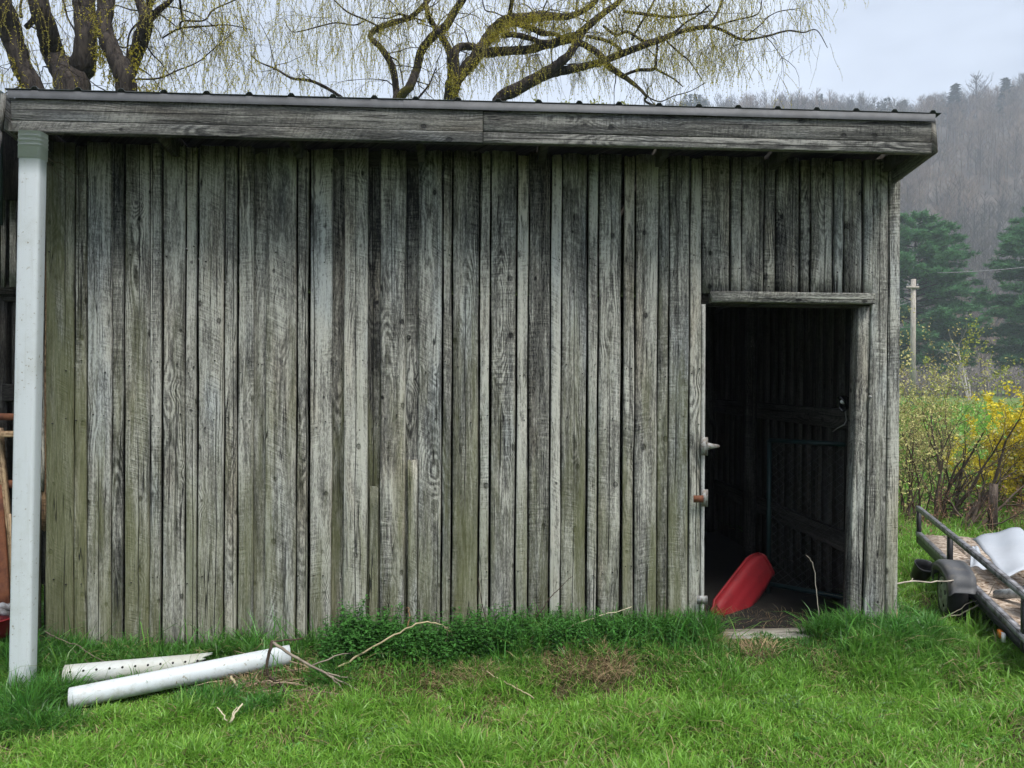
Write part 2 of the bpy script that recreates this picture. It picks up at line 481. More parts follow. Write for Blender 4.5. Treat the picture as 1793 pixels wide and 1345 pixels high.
def build_ground():
    xs = np.unique(np.concatenate([np.linspace(-900, -20, 18), np.linspace(-20, -6, 15), np.arange(-6, 8.01, 0.08), np.linspace(8, 30, 23), np.linspace(30, 900, 18)]))
    ys = np.unique(np.concatenate([np.linspace(-900, -20, 12), np.linspace(-20, -4, 12), np.arange(-4, 1.01, 0.07), np.arange(1, 10, 0.3), np.linspace(10, 40, 30), np.linspace(40, 900, 24)]))
    X, Y = np.meshgrid(xs, ys, indexing='ij')
    V = np.stack([X, Y, gz(X, Y)], -1).reshape(-1, 3)
    ny = len(ys)
    i = np.arange(len(xs) - 1)[:, None]; j = np.arange(ny - 1)[None, :]
    a = i * ny + j
    F = np.stack([a, a + ny, a + ny + 1, a + 1], -1).reshape(-1, 4)
    t = NT('turf_ground')
    p = t.n('NewGeometry', 0)
    big = t.noise(p, 0.9, 4.0); mid = t.noise(p, 5.0, 5.0, 0.65); fine = t.noise(p, 60.0, 4.0, 0.7)
    sep = t.t.nodes.new('ShaderNodeSeparateXYZ'); t.t.links.new(p, sep.inputs[0])
    soil = t.mix(fine, (0.022, 0.016, 0.010), (0.10, 0.075, 0.045))
    turf = t.mix(fine, (0.022, 0.055, 0.010), (0.10, 0.17, 0.030))
    turf = t.mix(t.map(mid, 0.55, 0.75, 0, 0.5), turf, (0.15, 0.12, 0.06))
    near = t.mix(t.map(mid, 0.40, 0.62, 0.25, 0.9), turf, soil)
    field = t.mix(t.noise(p, 0.35, 4.0), (0.085, 0.155, 0.030), (0.15, 0.215, 0.055))
    field = t.mix(t.map(t.noise(p, 0.09, 3.0), 0.5, 0.68, 0, 0.6), field, (0.17, 0.16, 0.075))
    f = t.map(sep.outputs[1], 6.0, 16.0)
    col = t.mix(f, near, field)
    b = MB(); b.add(V, F)
    o = b.build('ground', t.bsdf(col, 0.95, fine, 0.8, 0.02, spec=0.1), smooth=True)
    tag(o, kind='structure')
build_ground()

def cz(px, Z):                      # place at camera depth Z under picture column px (ground plan only)
    xc = (px - IMG_W / 2) / FOC * Z
    return CAM_LOC.x + xc * math.cos(YAW) + Z * math.sin(YAW), CAM_LOC.y - xc * math.sin(YAW) + Z * math.cos(YAW)

HILL_Z0, HILL_Z1 = 150.0, 430.0
def ridge_tan(px):
    pts = [(-400, .20), (300, .26), (900, .315), (1250, .338), (1450, .345), (1560, .335), (1640, .345), (1793, .372), (2000, .385), (2600, .36), (3400, .30)]
    return float(np.interp(px, [a for a, b in pts], [b for a, b in pts]))
def hill_h(px, Z):
    t = min(max((Z - HILL_Z0) / (HILL_Z1 - HILL_Z0), 0), 1)
    prof = 0.25 * t + 0.75 * t * t * (3 - 2 * t)
    if Z > HILL_Z1: prof = 1 - 0.10 * (Z - HILL_Z1) / 100
    bump = 10 * (float(fnoise(px / 300.0 + 5, Z / 80.0 + 5, 21)) - 0.5) * min(1, t * 3)
    return ridge_tan(px) * HILL_Z1 * prof + bump - 1.0 * (t <= 0)

def build_hills():
    t = NT('leaf_littered_hillside')
    p = t.n('NewGeometry', 0)
    col = t.mix(t.map(t.noise(p, 0.05, 5.0), 0.35, 0.65), (0.072, 0.058, 0.046), (0.11, 0.092, 0.076))
    col = t.mix(t.noise(p, 0.6, 4.0), col, (0.10, 0.085, 0.075))
    mat = t.bsdf(col, 0.95, spec=0.05)
    pxs = np.arange(-400, 3401, 60.0); zs = np.concatenate([np.linspace(HILL_Z0 - 10, HILL_Z1, 24), np.linspace(HILL_Z1 + 20, HILL_Z1 + 120, 4)])
    V = []
    for a in pxs:
        for Z in zs:
            x, y = cz(a, Z); V.append((x, y, hill_h(a, Z)))
    n = len(zs); i = np.arange(len(pxs) - 1)[:, None]; j = np.arange(n - 1)[None, :]
    A = i * n + j
    F = np.stack([A, A + n, A + n + 1, A + 1], -1).reshape(-1, 4)
    b = MB(); b.add(np.array(V), F)
    tag(b.build('hill', mat, smooth=True), kind='structure')
    # a farther mountain standing in the cloud
    V = []
    pxs = np.arange(400, 3001, 50.0); zs = np.linspace(575, 720, 9)
    for a in pxs:
        top = float(np.interp(a, [400, 1200, 1450, 1560, 1700, 2200, 3000], [.18, .30, .365, .380, .36, .30, .2])) + 0.008 * (float(fnoise(a / 60.0, 3.3, 4)) - .5)
        for Z in zs:
            x, y = cz(a, Z)
            V.append((x, y, top * 640 * min(1, (Z - 575) / 65.0) ** 0.8 if Z < 640 else top * 640 * (1 - (Z - 640) / 300)))
    n = len(zs); i = np.arange(len(pxs) - 1)[:, None]; j = np.arange(n - 1)[None, :]
    A = i * n + j
    F = np.stack([A, A + n, A + n + 1, A + 1], -1).reshape(-1, 4)
    b = MB(); b.add(np.array(V), F)
    tag(b.build('mountain', mat, smooth=True), kind='structure')
build_hills()

# ------------------------------------------------------------------ boards
def board_mesh(w, L, th, seed, wob=0.004, warp=0.004, bev=0.004, segs=None, ragged=0.0, taper=None):
    n = segs or max(4, int(L / 0.13))
    zz = np.linspace(0, L, n + 1)
    r = np.random.default_rng(seed)
    o1, o2, o3, o4 = r.uniform(0, 100, 4)
    el = wob * (2 * fnoise(zz * 2.2 + o1, zz * 0 + o2, 1) - 1)
    er = wob * (2 * fnoise(zz * 2.2 + o3, zz * 0 + o4, 2) - 1)
    yy = warp * (2 * fnoise(zz * 0.9 + o2, zz * 0 + o3, 3, 2) - 1)
    tw = warp * 1.2 * (2 * vnoise(zz * 0.6 + o4, zz * 0 + o1, 4) - 1)
    cup = r.uniform(-0.0025, 0.0025)
    V = []
    for k in range(n + 1):
        xl = -w / 2 + el[k]; xr = w / 2 + er[k]
        if taper:
            f = zz[k] / L; xl += taper[0] * (1 - f) + taper[1] * f; xr += taper[2] * (1 - f) + taper[3] * f
        a, c = yy[k] - tw[k], yy[k] + tw[k]
        V += [(xl, th + a, zz[k]), (xl, bev * 1.6 + a, zz[k]), (xl + bev * .45, bev * .45 + a, zz[k]), (xl + bev * 2.0, a, zz[k]), ((xl + xr) / 2, (a + c) / 2 + cup, zz[k]),
              (xr - bev * 2.0, c, zz[k]), (xr - bev * .45, bev * .45 + c, zz[k]), (xr, bev * 1.6 + c, zz[k]), (xr, th + c, zz[k])]
    V = np.array(V)
    if ragged:
        V[:9, 2] += r.uniform(0, ragged, 9); V[-9:, 2] -= r.uniform(0, ragged, 9)
    k = 9
    i = np.arange(n)[:, None]; j = np.arange(k)[None, :]
    A = i * k + j; B = i * k + (j + 1) % k
    F = [tuple(f) for f in np.stack([A, B, B + k, A + k], -1).reshape(-1, 4)]
    F += [tuple(range(k))[::-1], tuple(n * k + x for x in range(k))]
    return V, F

BSEED = [100]
def board(name, parent, loc, w, L, th, mat, tone=0.0, moss=0.0, rot=None, **kw):
    BSEED[0] += 1
    V, F = board_mesh(w, L, th, BSEED[0], **kw)
    b = MB(); b.add(V, F)
    o = b.build(name, mat, smooth=True)
    o.location = loc; WLOC[o] = Vector(loc)
    if rot: o.rotation_euler = rot
    o['tone'] = float(tone); o['moss'] = float(moss)
    if parent is not None: under(o, parent)
    return o

# ------------------------------------------------------------------ the shed
shed = thing('shed', 'weathered grey board-and-batten shed with open doorway and metal shed roof', 'shed', (0, 0.0, 0.0))
Z_FB = P(900, 252, -0.41).z            # underside of the fascia
Z_FT = Z_FB + 0.185                    # top of the fascia wood
Z_WT = Z_FB + 0.088
GB = 0.02
br = random.Random(5)

# (left, right) picture columns at mid height on the wall plane, then kind, tone, moss
ROW = [
 (78, 128, 'b', -0.06, 1.3), (128.5, 151.5, 'n', -.02, .8), (152, 195.5, 'b', .03, .25), (196, 216, 'n', -.08, .2), (217, 261, 'b', -.03, .55),
 (262, 283, 'n', .05, .1), (284, 323, 'b', .04, .1), (324, 344.5, 'n', .10, .25), (345, 391, 'b', .06, .2), (392.5, 414.5, 'n', .05, .1),
 (415.5, 443, 'b', .07, .25), (444, 462, 'r', -.05, .1), (463, 518, 'b', .06, .2), (519.5, 539.5, 'n', .08, .1), (540.5, 580.5, 'b', .08, -.2),
 (581, 600, 'r', -.12, .35), (600.5, 643.5, 'b', .14, .0), (644, 663, 'r', -.14, .2), (664, 709, 'b', .10, .05), (710, 730, 'r', -.14, .2),
 (730.5, 772.5, 'b', .05, .1), (773, 790.5, 'n', .03, .3), (791, 837, 'b', -.02, .35), (838, 857, 'n', .08, .15), (858, 901.5, 'b', .04, .1),
 (902, 923.5, 'n', .12, .15), (924, 961.5, 'b', -.10, -.1), (962, 981.5, 'n', .14, .0), (982, 1026.5, 'b', .0, .45), (1027, 1046, 'n', .10, .15),
 (1047, 1086, 'b', .09, .0), (1089, 1110.5, 'n', .07, .2), (1111, 1150.5, 'b', .08, .2), (1151, 1169.5, 'n', -.05, .35), (1170, 1204.5, 'b', .04, .35),
 (1205, 1227, 'n', .10, .1)]
ROW_TOP = [
 (1230, 1278, 'b', -.02, 0), (1279.5, 1299.5, 'n', .06, 0), (1300, 1338, 'b', .0, 0), (1338.5, 1358.5, 'n', -.02, 0), (1359, 1400.5, 'b', .0, 0),
 (1401.5, 1420, 'n', .06, 0), (1420.5, 1460, 'b', -.02, 0), (1460.5, 1477.5, 'n', .08, 0), (1478, 1511, 'b', -.08, 0), (1511.5, 1529.5, 'n', .14, 0)]
def wall_x(px, py): return P(px, py, 0).x
def front(row, py, z0):
    for a, b, kind, tone, moss in row:
        xa, xb = wall_x(a, py), wall_x(b, py)
        xm = (xa + xb) / 2
        rag = 0.02 if z0 < 0.5 else 0.004
        zb = z0 + (br.uniform(-0.015, 0.015) if z0 < 0.5 else 0)
        tone = tone * 1.2 + br.uniform(-.07, .07)
        if kind == 'b':
            board('board', shed, (xm, 0.0 + br.uniform(-.006, .006), zb), xb - xa - .006, Z_WT - zb, 0.024, WOOD, tone, moss, ragged=rag, warp=0.008, wob=0.0055, bev=.007)
        elif kind == 'n':
            g0 = br.uniform(.003, .007)
            gr = br.uniform(.003, .007)
            board('batten', shed, (xm + (g0 - gr) * .5, -0.001 + br.uniform(-.009, .006), zb), xb - xa - g0 - gr, Z_WT - zb - br.uniform(0, .02), 0.036, WOOD, tone, moss, ragged=rag, warp=0.006, wob=0.0055, bev=.004)
        else:
            board('batten', shed, (xm, 0.034, zb), xb - xa + 0.03, Z_WT - zb, 0.018, WOOD, tone, moss, ragged=rag)
front(ROW, 910, GB)
Z_HEAD = P(1380, 515, 0).z
front(ROW_TOP, 430, Z_HEAD)
# short lengths of batten left on the gappy part of the wall
for a, b, y0, y1, yf, tn, ms in ((646, 662, 852, 1110, 0.008, .0, .35), (714, 730, 803, 1110, -0.012, -.02, .2)):
    xa, xb = wall_x(a, 910), wall_x(b, 910); za, zb_ = P(a, y1, 0).z - 0.05, P(a, y0, 0).z
    board('batten', shed, ((xa + xb) / 2, yf, za), xb - xa, zb_ - za, 0.018, WOOD, tn, ms, ragged=0.02)
# corner boards
xa, xb = wall_x(1531, 700) - 0.004, wall_x(1552.5, 700)
xj = wall_x(1511, 1000)
board('board', shed, ((xa + xb) / 2, 0.0, GB), xb - xa, Z_WT - GB, 0.024, WOOD, .03, -.3, taper=(xj + 0.008 - xa, 0, 0, 0), warp=0.003)
xa, xb = wall_x(1553.5, 700), wall_x(1572, 700)
board('corner_board', shed, ((xa + xb) / 2, -0.012, GB), xb - xa, Z_WT - GB, 0.05, WOOD, .10, -.2, wob=0.005)
xa, xb = wall_x(57, 900), wall_x(68, 900)
board('corner_board', shed, ((xa + xb) / 2, -0.012, GB), xb - xa, P(60, 850, 0).z - GB, 0.05, WOOD, .02, .1, ragged=0.06, wob=0.008)
board('corner_board', shed, ((xa + xb) / 2 + .006, 0.02, P(60, 850, 0).z - .04), xb - xa + .02, Z_WT - P(60, 850, 0).z, 0.04, WOOD, -.1, .1, wob=0.006)
xa, xb = wall_x(67.5, 900), wall_x(79, 900)
board('batten', shed, ((xa + xb) / 2, 0.03, P(72, 933, 0).z), xb - xa + .02, Z_WT - P(72, 933, 0).z, 0.02, WOOD_BROWN, -.12, 0, ragged=.02)
# top nailer in the open eave
board('nailer', shed, (XL - 0.05, 0.030, Z_WT - 0.06), 0.10, XR - XL + 0.1, 0.04, WOOD_IN, -.1, 0, rot=(0, R(90), 0))

# door: header, jambs, threshold
hx0, hx1 = wall_x(1243, 520), wall_x(1526, 520)
zh0, zh1 = P(1380, 531.5, 0).z, P(1380, 513, 0).z
board('door_header', shed, (hx0, -0.042, (zh0 + zh1) / 2), zh1 - zh0, hx1 - hx0, 0.07, WOOD, -.02, -.3, rot=(0, R(90), 0), wob=0.003, warp=.002)
board('door_head_board', shed, (hx0 - 0.06, 0.03, zh0 - 0.02 + 0.05), 0.10, hx1 - hx0 + 0.1, 0.04, WOOD_IN, -.1, 0, rot=(0, R(90), 0))
zj0, zj1 = 0.03, zh0 - 0.01
def jamb(xa0, xb0, xa1, xb1, y0, th, tone, mat=WOOD, nm='door_jamb'):
    w = xb0 - xa0; xm = (xa0 + xb0) / 2
    board(nm, shed, (xm, y0, zj0), w, zj1 - zj0, th, mat, tone, -.3, taper=(0, xa1 - xa0, 0, xb1 - xb0), wob=0.002, warp=0.002)
jamb(wall_x(1227.5, 1000), wall_x(1234, 1000), wall_x(1229, 560), wall_x(1236, 560), 0.002, 0.09, .22, WOOD_PALE)
jamb(wall_x(1491, 1080), wall_x(1511, 1080), wall_x(1508, 545), wall_x(1529, 545), 0.026, 0.09, .05)
th = MB()
tx0, tx1 = wall_x(1262, 1115), wall_x(1470, 1115)
tz = P(1350, 1112, -0.06).z
V, F = board_mesh(0.13, tx1 - tx0, 0.16, 4242, wob=0.006, warp=0.006, bev=0.010)
thr = MB(); thr.add(V, F)
o = thr.build('threshold', make_wood('old_sill_beam', (0.09, 0.085, 0.07), (0.27, 0.255, 0.215), (0.48, 0.455, 0.39), moss_amt=0.2))
o.location = (tx0, -0.10, tz - 0.065); WLOC[o] = Vector(o.location); o.rotation_euler = (0, R(90), 0); under(o, shed)
o['tone'] = 0.1; o['moss'] = 0.0

# hinges left on the door jamb
GALV = plain('galvanised_hinge', (0.30, 0.305, 0.295), 0.6, 0.2, 0.4, 60.0, color2=(0.16, 0.12, 0.09))
def hinge(px0, px1, py0, py1, mat, strap=None):
    a, b = P(px0, py1, -0.012), P(px1, py0, -0.012)
    m = MB(); m.box((a.x, -0.040, a.z), (b.x, -0.036, b.z))
    o = m.build('hinge', mat, shed, origin=(a.x, -0.025, a.z))
    k = MB(); k.tube([(b.x - .003, -0.042, a.z), (b.x - .003, -0.042, b.z)], 0.0028, 8)
    k.build('hinge_knuckle', mat, o, smooth=True, origin=(b.x, -.032, a.z))
    s = MB()
    for q_ in range(1):
        zc = a.z + (b.z - a.z) * .5
        s.tube([(a.x + (b.x - a.x) * .4, -0.0395, zc), (a.x + (b.x - a.x) * .4, -0.0425, zc)], 0.004, 6)
    s.build('screw', STEELGREY, o, origin=(a.x, -.03, a.z))
    if strap:
        pts = [P(x_, y_, -0.03) for x_, y_ in strap]
        v = [(p.x, -0.042, p.z) for p in pts] + [(p.x, -0.039, p.z) for p in pts]
        n = len(pts)
        t_ = MB(); t_.add(v, [tuple(range(n)), tuple(range(2 * n - 1, n - 1, -1))] + [(i, i + n, (i + 1) % n + n, (i + 1) % n) for i in range(n)])
        t_.build('hinge_strap', mat, o, origin=(b.x, -.03, a.z))
    return o
hinge(1225.5, 1237, 765, 797, GALV, strap=[(1237, 774), (1243, 776), (1257, 778.5), (1260, 781), (1257, 783.5), (1243, 786), (1237, 788)])
hinge(1226, 1237, 856, 886, GALV)
hinge(1218, 1236, 1041, 1056, GALV)
m = MB(); a, b = P(1213, 879, -.03), P(1230, 867, -.03)
m.box((a.x, -0.052, a.z), (b.x, -0.041, b.z))
tag(m.build('latch_plate', RUST, shed, origin=(a.x, -.035, a.z)), 'rusty latch plate on the door jamb')
m = MB(); c = P(1524, 695, -0.01)
m.tube([(c.x, -0.001, c.z), (c.x, -0.014, c.z)], 0.010, 10); m.tube([(c.x, -.013, c.z), (c.x, -.022, c.z)], 0.006, 8)
m.build('bolt_head', GALV, shed, origin=(c.x, 0, c.z))

# nail heads
nm = MB()
for a, b, kind, tone, moss in ROW + ROW_TOP:
    top = (a, b, kind, tone, moss) in ROW_TOP
    xa, xb = wall_x(a, 430 if top else 910), wall_x(b, 430 if top else 910)
    yf = {'b': -0.003, 'n': -0.006, 'r': 0.030}[kind]
    for zc in ([2.40, 2.22] if top else [0.50, 1.42, 1.75, 2.42]):
        for f in (0.25, 0.72):
            if br.random() < 0.3: continue
            x_, z_ = xa + (xb - xa) * (f + br.uniform(-.1, .1)), zc + br.uniform(-.05, .05)
            r_ = br.uniform(.003, .0045)
            an = [i * math.pi / 3 for i in range(6)]
            nm.add([(x_ + r_ * math.cos(t_), yf - 0.006, z_ + r_ * math.sin(t_)) for t_ in an] + [(x_ + r_ * math.cos(t_), yf + 0.004, z_ + r_ * math.sin(t_)) for t_ in an],
                   [tuple(range(6))[::-1]] + [(i, (i + 1) % 6, (i + 1) % 6 + 6, i + 6) for i in range(6)])
tag(nm.build('nail_heads', plain('dark_nail', (0.03, 0.026, 0.024), 0.7, 0.3), shed, origin=(0, 0, 1)), kind='stuff')

# fascia in two tiers, each of two lengths, and the drip edge above
YF = -0.41
def fx(px): return P(px, 215, YF).x
FX0, FXJ, FX1 = fx(18), fx(846), fx(1632)
zl = Z_FB + 0.063
for x0, x1, t1, t2 in ((FX0, FXJ - .002, .02, -.06), (FXJ + .002, FX1, .0, .10)):
    board('fascia_trim', shed, (x0, YF, Z_FB + 0.0315), 0.063, x1 - x0, 0.035, WOOD_FASCIA, t2, -1, rot=(0, R(90), 0), wob=0.003, warp=.003)
    board('fascia_board', shed, (x0, YF + .006, zl + 0.0625), 0.121, x1 - x0, 0.030, WOOD_FASCIA, t1, -1, rot=(0, R(90), 0), wob=0.004, warp=.003)
for x0, x1 in ((FX0 - .01, fx(708)), (fx(708) - .004, FX1 + .012)):
    m = MB(); off = 0.0 if x0 < -1 else -0.0015
    zt = Z_FT + 0.035
    n = 24
    for i in range(n):
        a, b = x0 + (x1 - x0) * i / n, x0 + (x1 - x0) * (i + 1) / n
        da, db = 0.002 * math.sin(a * 9) , 0.002 * math.sin(b * 9)
        m.add([(a, YF - .008 + off + da, Z_FT - .006), (b, YF - .008 + off + db, Z_FT - .006), (b, YF - .012 + off, zt), (a, YF - .012 + off, zt), (a, YF + .1, zt + .004), (b, YF + .1, zt + .004)], [(0, 1, 2, 3), (3, 2, 5, 4)])
    m.build('drip_edge', METAL, shed, origin=(x0, YF, Z_FT))
SLOPE = 0.155
def roof_z(y): return Z_FT + 0.040 - (y - YF) * SLOPE
# ribbed roof sheets
RIBS = [63, 139, 214.5, 289, 363.5, 438, 511, 584, 656, 728, 802, 872, 943, 1013.5, 1083, 1153, 1222.5, 1291, 1360, 1428, 1497, 1564, 1631]
rx = [P(a, 190, YF).x for a in RIBS]
prof = [(FX0 - .02, 0)]
for x_ in rx:
    prof += [(x_ - .020, 0), (x_ - .009, .0145), (x_ + .009, .0145), (x_ + .020, 0)]
prof.append((FX1 + .045, 0))
ya, yb = YF - .016, DEPTH + .3
V = []
for x_, h_ in prof:
    for y_ in (ya, yb):
        V += [(x_, y_, roof_z(y_) + h_), (x_, y_, roof_z(y_) + h_ - .003)]
m = MB(); F = []
for i in range(len(prof) - 1):
    a, b = i * 4, i * 4 + 4
    F += [(a, b, b + 2, a + 2), (a + 1, a + 3, b + 3, b + 1), (a, a + 1, b + 1, b), (a + 2, b + 2, b + 3, a + 3)]
m.add(V, F); m.build('roof_sheet', ROOFMETAL, shed, origin=(0, 0, Z_FT))
# roof deck, rafters and rake boards
m = MB()
m.obox((FX0 + .01, YF + .04, roof_z(YF + .04) - .030), (FX1 - FX0 - .02, 0, 0), (0, DEPTH - YF, -(DEPTH - YF) * SLOPE), (0, 0, .022))
m.build('roof_deck', WOOD_IN, shed, origin=(0, YF, Z_FT))
for i in range(8):
    x_ = XL + .08 + (XR - XL - .16) * i / 7
    m = MB(); m.obox((x_ - .02, YF + .05, roof_z(YF + .05) - .155), (.04, 0, 0), (0, DEPTH - YF - .1, -(DEPTH - YF - .1) * SLOPE), (0, 0, .12))
    m.build('rafter', WOOD_IN, shed, origin=(x_, YF, Z_FT))
L_ = (DEPTH - YF) / math.cos(math.atan(SLOPE))
for x_, tn in ((FX1 + .002, -.02), (FX0 - .028, -.1)):
    o = board('rake_board', shed, (x_ + .026 if x_ > 0 else x_ + .026, YF, roof_z(YF) - .125), 0.20, L_, 0.026, WOOD_FASCIA, tn, -1, wob=.003)
    # local z -> back and down the roof slope, local x -> up, local y (depth) -> -x
    zdir = Vector((0, 1, -SLOPE)).normalized(); ydir = Vector((-1, 0, 0)); xdir = ydir.cross(zdir)
    M = Matrix((xdir, ydir, zdir)).transposed()
    o.rotation_euler = M.to_euler()
# walls at the sides and the back, boards and rails inside
def side_wall(X, out):
    y_ = 0.06
    rot = (0, 0, R(90) if out > 0 else R(-90))
    while y_ < DEPTH:
        w = br.uniform(.15, .19)
        zt = roof_z(y_ + w / 2) - .06
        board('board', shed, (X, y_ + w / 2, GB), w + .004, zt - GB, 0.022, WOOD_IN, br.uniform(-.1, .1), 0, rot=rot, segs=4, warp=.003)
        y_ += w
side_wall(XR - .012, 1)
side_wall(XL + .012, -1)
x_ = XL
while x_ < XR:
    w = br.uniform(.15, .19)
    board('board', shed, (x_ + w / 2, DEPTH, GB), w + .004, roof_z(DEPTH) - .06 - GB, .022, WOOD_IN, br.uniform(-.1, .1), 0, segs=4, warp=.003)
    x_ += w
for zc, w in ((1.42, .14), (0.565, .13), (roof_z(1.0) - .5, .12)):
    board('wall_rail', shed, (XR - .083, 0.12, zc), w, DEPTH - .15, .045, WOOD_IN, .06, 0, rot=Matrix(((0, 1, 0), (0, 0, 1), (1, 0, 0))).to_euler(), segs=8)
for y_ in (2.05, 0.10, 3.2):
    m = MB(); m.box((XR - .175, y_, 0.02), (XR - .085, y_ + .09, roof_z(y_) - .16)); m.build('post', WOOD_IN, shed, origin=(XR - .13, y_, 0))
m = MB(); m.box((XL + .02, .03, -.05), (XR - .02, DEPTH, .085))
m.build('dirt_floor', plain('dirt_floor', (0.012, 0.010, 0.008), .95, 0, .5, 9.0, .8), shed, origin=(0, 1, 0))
for o in shed.children_recursive:
    if o.type == 'MESH' and 'tone' not in o: o['tone'] = 0.0; o['moss'] = 0.0

# ------------------------------------------------------------------ white pipes
def ring_tube(b, pts, r_out, r_in, k=28):
    """open pipe with a wall: outside, inside and the two rims"""
    pts = [Vector(p) for p in pts]
    ax = (pts[-1] - pts[0]).normalized()
    u = ax.cross(Vector((0, 1, 0.2))).normalized(); w = ax.cross(u)
    n = len(pts); V = []
    for rad in (r_out, r_in):
        for p in pts:
            V += [tuple(p + (u * math.cos(2 * math.pi * j / k) + w * math.sin(2 * math.pi * j / k)) * rad) for j in range(k)]
    F = []
    for i in range(n - 1):
        for j in range(k):
            a, c = i * k + j, i * k + (j + 1) % k
            F.append((a, c, c + k, a + k)); F.append((n * k + a, n * k + a + k, n * k + c + k, n * k + c))
    for e in (0, n - 1):
        for j in range(k):
            a, c = e * k + j, e * k + (j + 1) % k
            F.append((a, c, n * k + c, n * k + a))
    b.add(V, F)
    return u, w, ax

PY = -0.475
ptop, pbot = P(58.5, 233, PY), P(39.5, 1190, PY)
pipe = thing('downpipe', 'upright white plastic downpipe with collar leaning at the shed corner', 'pipe', (pbot.x, PY, pbot.z))
pr = 17.6 / FOC * 4.05
pz = pbot.copy(); pz.z = float(gz(pbot.x, PY)) - 0.03
mid_ = ptop + (pbot - ptop) * 0.13
def rect_tube(b, pts, hw, hd, rc=.016, wall=.004):
    sec = []
    for cx_, cy_, a0 in ((hw - rc, hd - rc, 0), (-hw + rc, hd - rc, 90), (-hw + rc, -hd + rc, 180), (hw - rc, -hd + rc, 270)):
        for k in range(4): sec.append((cx_ + rc * math.cos(R(a0 + 30 * k)), cy_ + rc * math.sin(R(a0 + 30 * k))))
    k = len(sec); V = []
    for sc in (1.0, 1 - wall / hw):
        for p in pts: V += [(p[0] + u * sc, p[1] + v * sc, p[2]) for u, v in sec]
    n = len(pts); F_ = []
    for i in range(n - 1):
        for j in range(k):
            a_, c_ = i * k + j, i * k + (j + 1) % k
            F_.append((a_, c_, c_ + k, a_ + k)); F_.append((n * k + a_, n * k + a_ + k, n * k + c_ + k, n * k + c_))
    for e in (0, n - 1):
        for j in range(k): a_, c_ = e * k + j, e * k + (j + 1) % k; F_.append((a_, c_, n * k + c_, n * k + a_))
    b.add(V, F_)
pbot.z = pz.z
m = MB(); rect_tube(m, [tuple(ptop + (pbot - ptop) * (0.03 + 0.97 * i / 20)) for i in range(21)], pr, .040)
m.build('pipe', PVC, pipe, smooth=True, origin=pz)
m = MB(); rect_tube(m, [tuple(ptop), tuple(ptop + (pbot - ptop) * .047)], pr + .003, .044)
COLLAR = plain('white_collar', (.60, .63, .65), .5, 0, .12, 9.0)
o = m.build('collar', COLLAR, pipe, smooth=False, origin=ptop)
for f in (0.008, 0.016, 0.024):
    m = MB(); c = ptop + (pbot - ptop) * f
    rect_tube(m, [tuple(c), tuple(c + (pbot - ptop) * .0025)], pr + .0045, .0455)
    m.build('collar_rib', COLLAR, o, smooth=False, origin=c)

PIPES = []
def ground_pipe(name, label, a, b, r, mat, holes=False, broken=False):
    PIPES.append((a.x, a.y, b.x, b.y))
    base = (a + b) / 2
    t = thing(name, label, 'pipe', (base.x, base.y, float(gz(base.x, base.y))))
    m = MB(); pts = [a + (b - a) * (i / 16) for i in range(17)]
    ring_tube(m, pts, r, r - .006, 32)
    if broken:
        V = m.v[0]; n = len(pts); k = 32; ax = np.array(tuple((b - a).normalized()))
        jag = np.array([0.0, .02, .05, .03, .08, .12, .07, .15, .10, .04, .09, .05, .02, 0, .01, .03] * 2)
        for blk in (0, n * k):
            V[blk + (n - 1) * k: blk + n * k] -= ax[None, :] * jag[:, None]
    o = m.build('pipe_wall', mat, t, smooth=True, origin=tuple(base))
    m2 = MB()                                    # black core painted as the shade in the hollow pipe
    m2.tube([a + (b - a) * .03, a + (b - a) * .97 if not broken else a + (b - a) * .88], r - .012, 16)
    m2.build('hollow_shade', BLACKHOLE, t, origin=tuple(base))
    if holes:
        ax = (b - a).normalized(); side = Vector((0, -1, 0)); side = (side - ax * side.dot(ax)).normalized(); up = ax.cross(side)
        if up.z < 0: up = -up
        for i in range(11):
            c = a + (b - a) * (0.05 + 0.085 * i)
            nrm = (side * .80 + up * .60).normalized()
            m3 = MB(); m3.tube([c + nrm * (r - .004), c + nrm * (r + .0012)], .0062, 10)
            m3.build('drain_hole', BLACKHOLE, t, origin=tuple(c))
    return t
pa = P(122, 1223, -0.66); pb = P(508, 1146, -0.31)
ground_pipe('loose_pipe', 'smooth white plastic pipe lying on the grass in front', pa, pb, 0.052, PVC)
pa = P(113, 1183, -0.43); pb = P(372, 1160, -0.26)
ground_pipe('perforated_pipe', 'broken white drain pipe with a row of holes, nearest the wall', pa, pb, 0.054, PVC_DIRTY, True, True)

# ------------------------------------------------------------------ dead sticks and stalks
def stick(name, label, pts, r0, r1, col, cat='stick', group=None, subs=()):
    P_ = [Vector(p) for p in pts]
    t = MB()
    def one(pp, a, b):
        fine = []
        for i in range(len(pp) - 1):
            for k in range(4): fine.append(pp[i].lerp(pp[i + 1], k / 4))
        fine.append(pp[-1])
        fine = [p + Vector(rng.normal(0, .0022, 3)) for p in fine]
        c = np.array(col)[None, :] * rng.uniform(.75, 1.2, (len(fine), 1))
        t.tube(fine, np.linspace(a, b, len(fine)), 6, col=np.repeat(c, 6, 0))
    one(P_, r0, r1)
    for s in subs: one([Vector(p) for p in s], r0 * .5, r1 * .7)
    o = t.build(name, DRY, smooth=True, origin=tuple(P_[0]))
    return tag(o, label, cat, group)
def PP(lst, y0, y1):
    n = len(lst)
    return [P(a, b, y0 + (y1 - y0) * i / max(1, n - 1)) for i, (a, b) in enumerate(lst)]
GREY = (.19, .155, .12); TAN = (.46, .38, .24); DARKTW = (.07, .05, .04); PALE = (.60, .53, .38)
SG = 'dead sticks by the loose pipe'
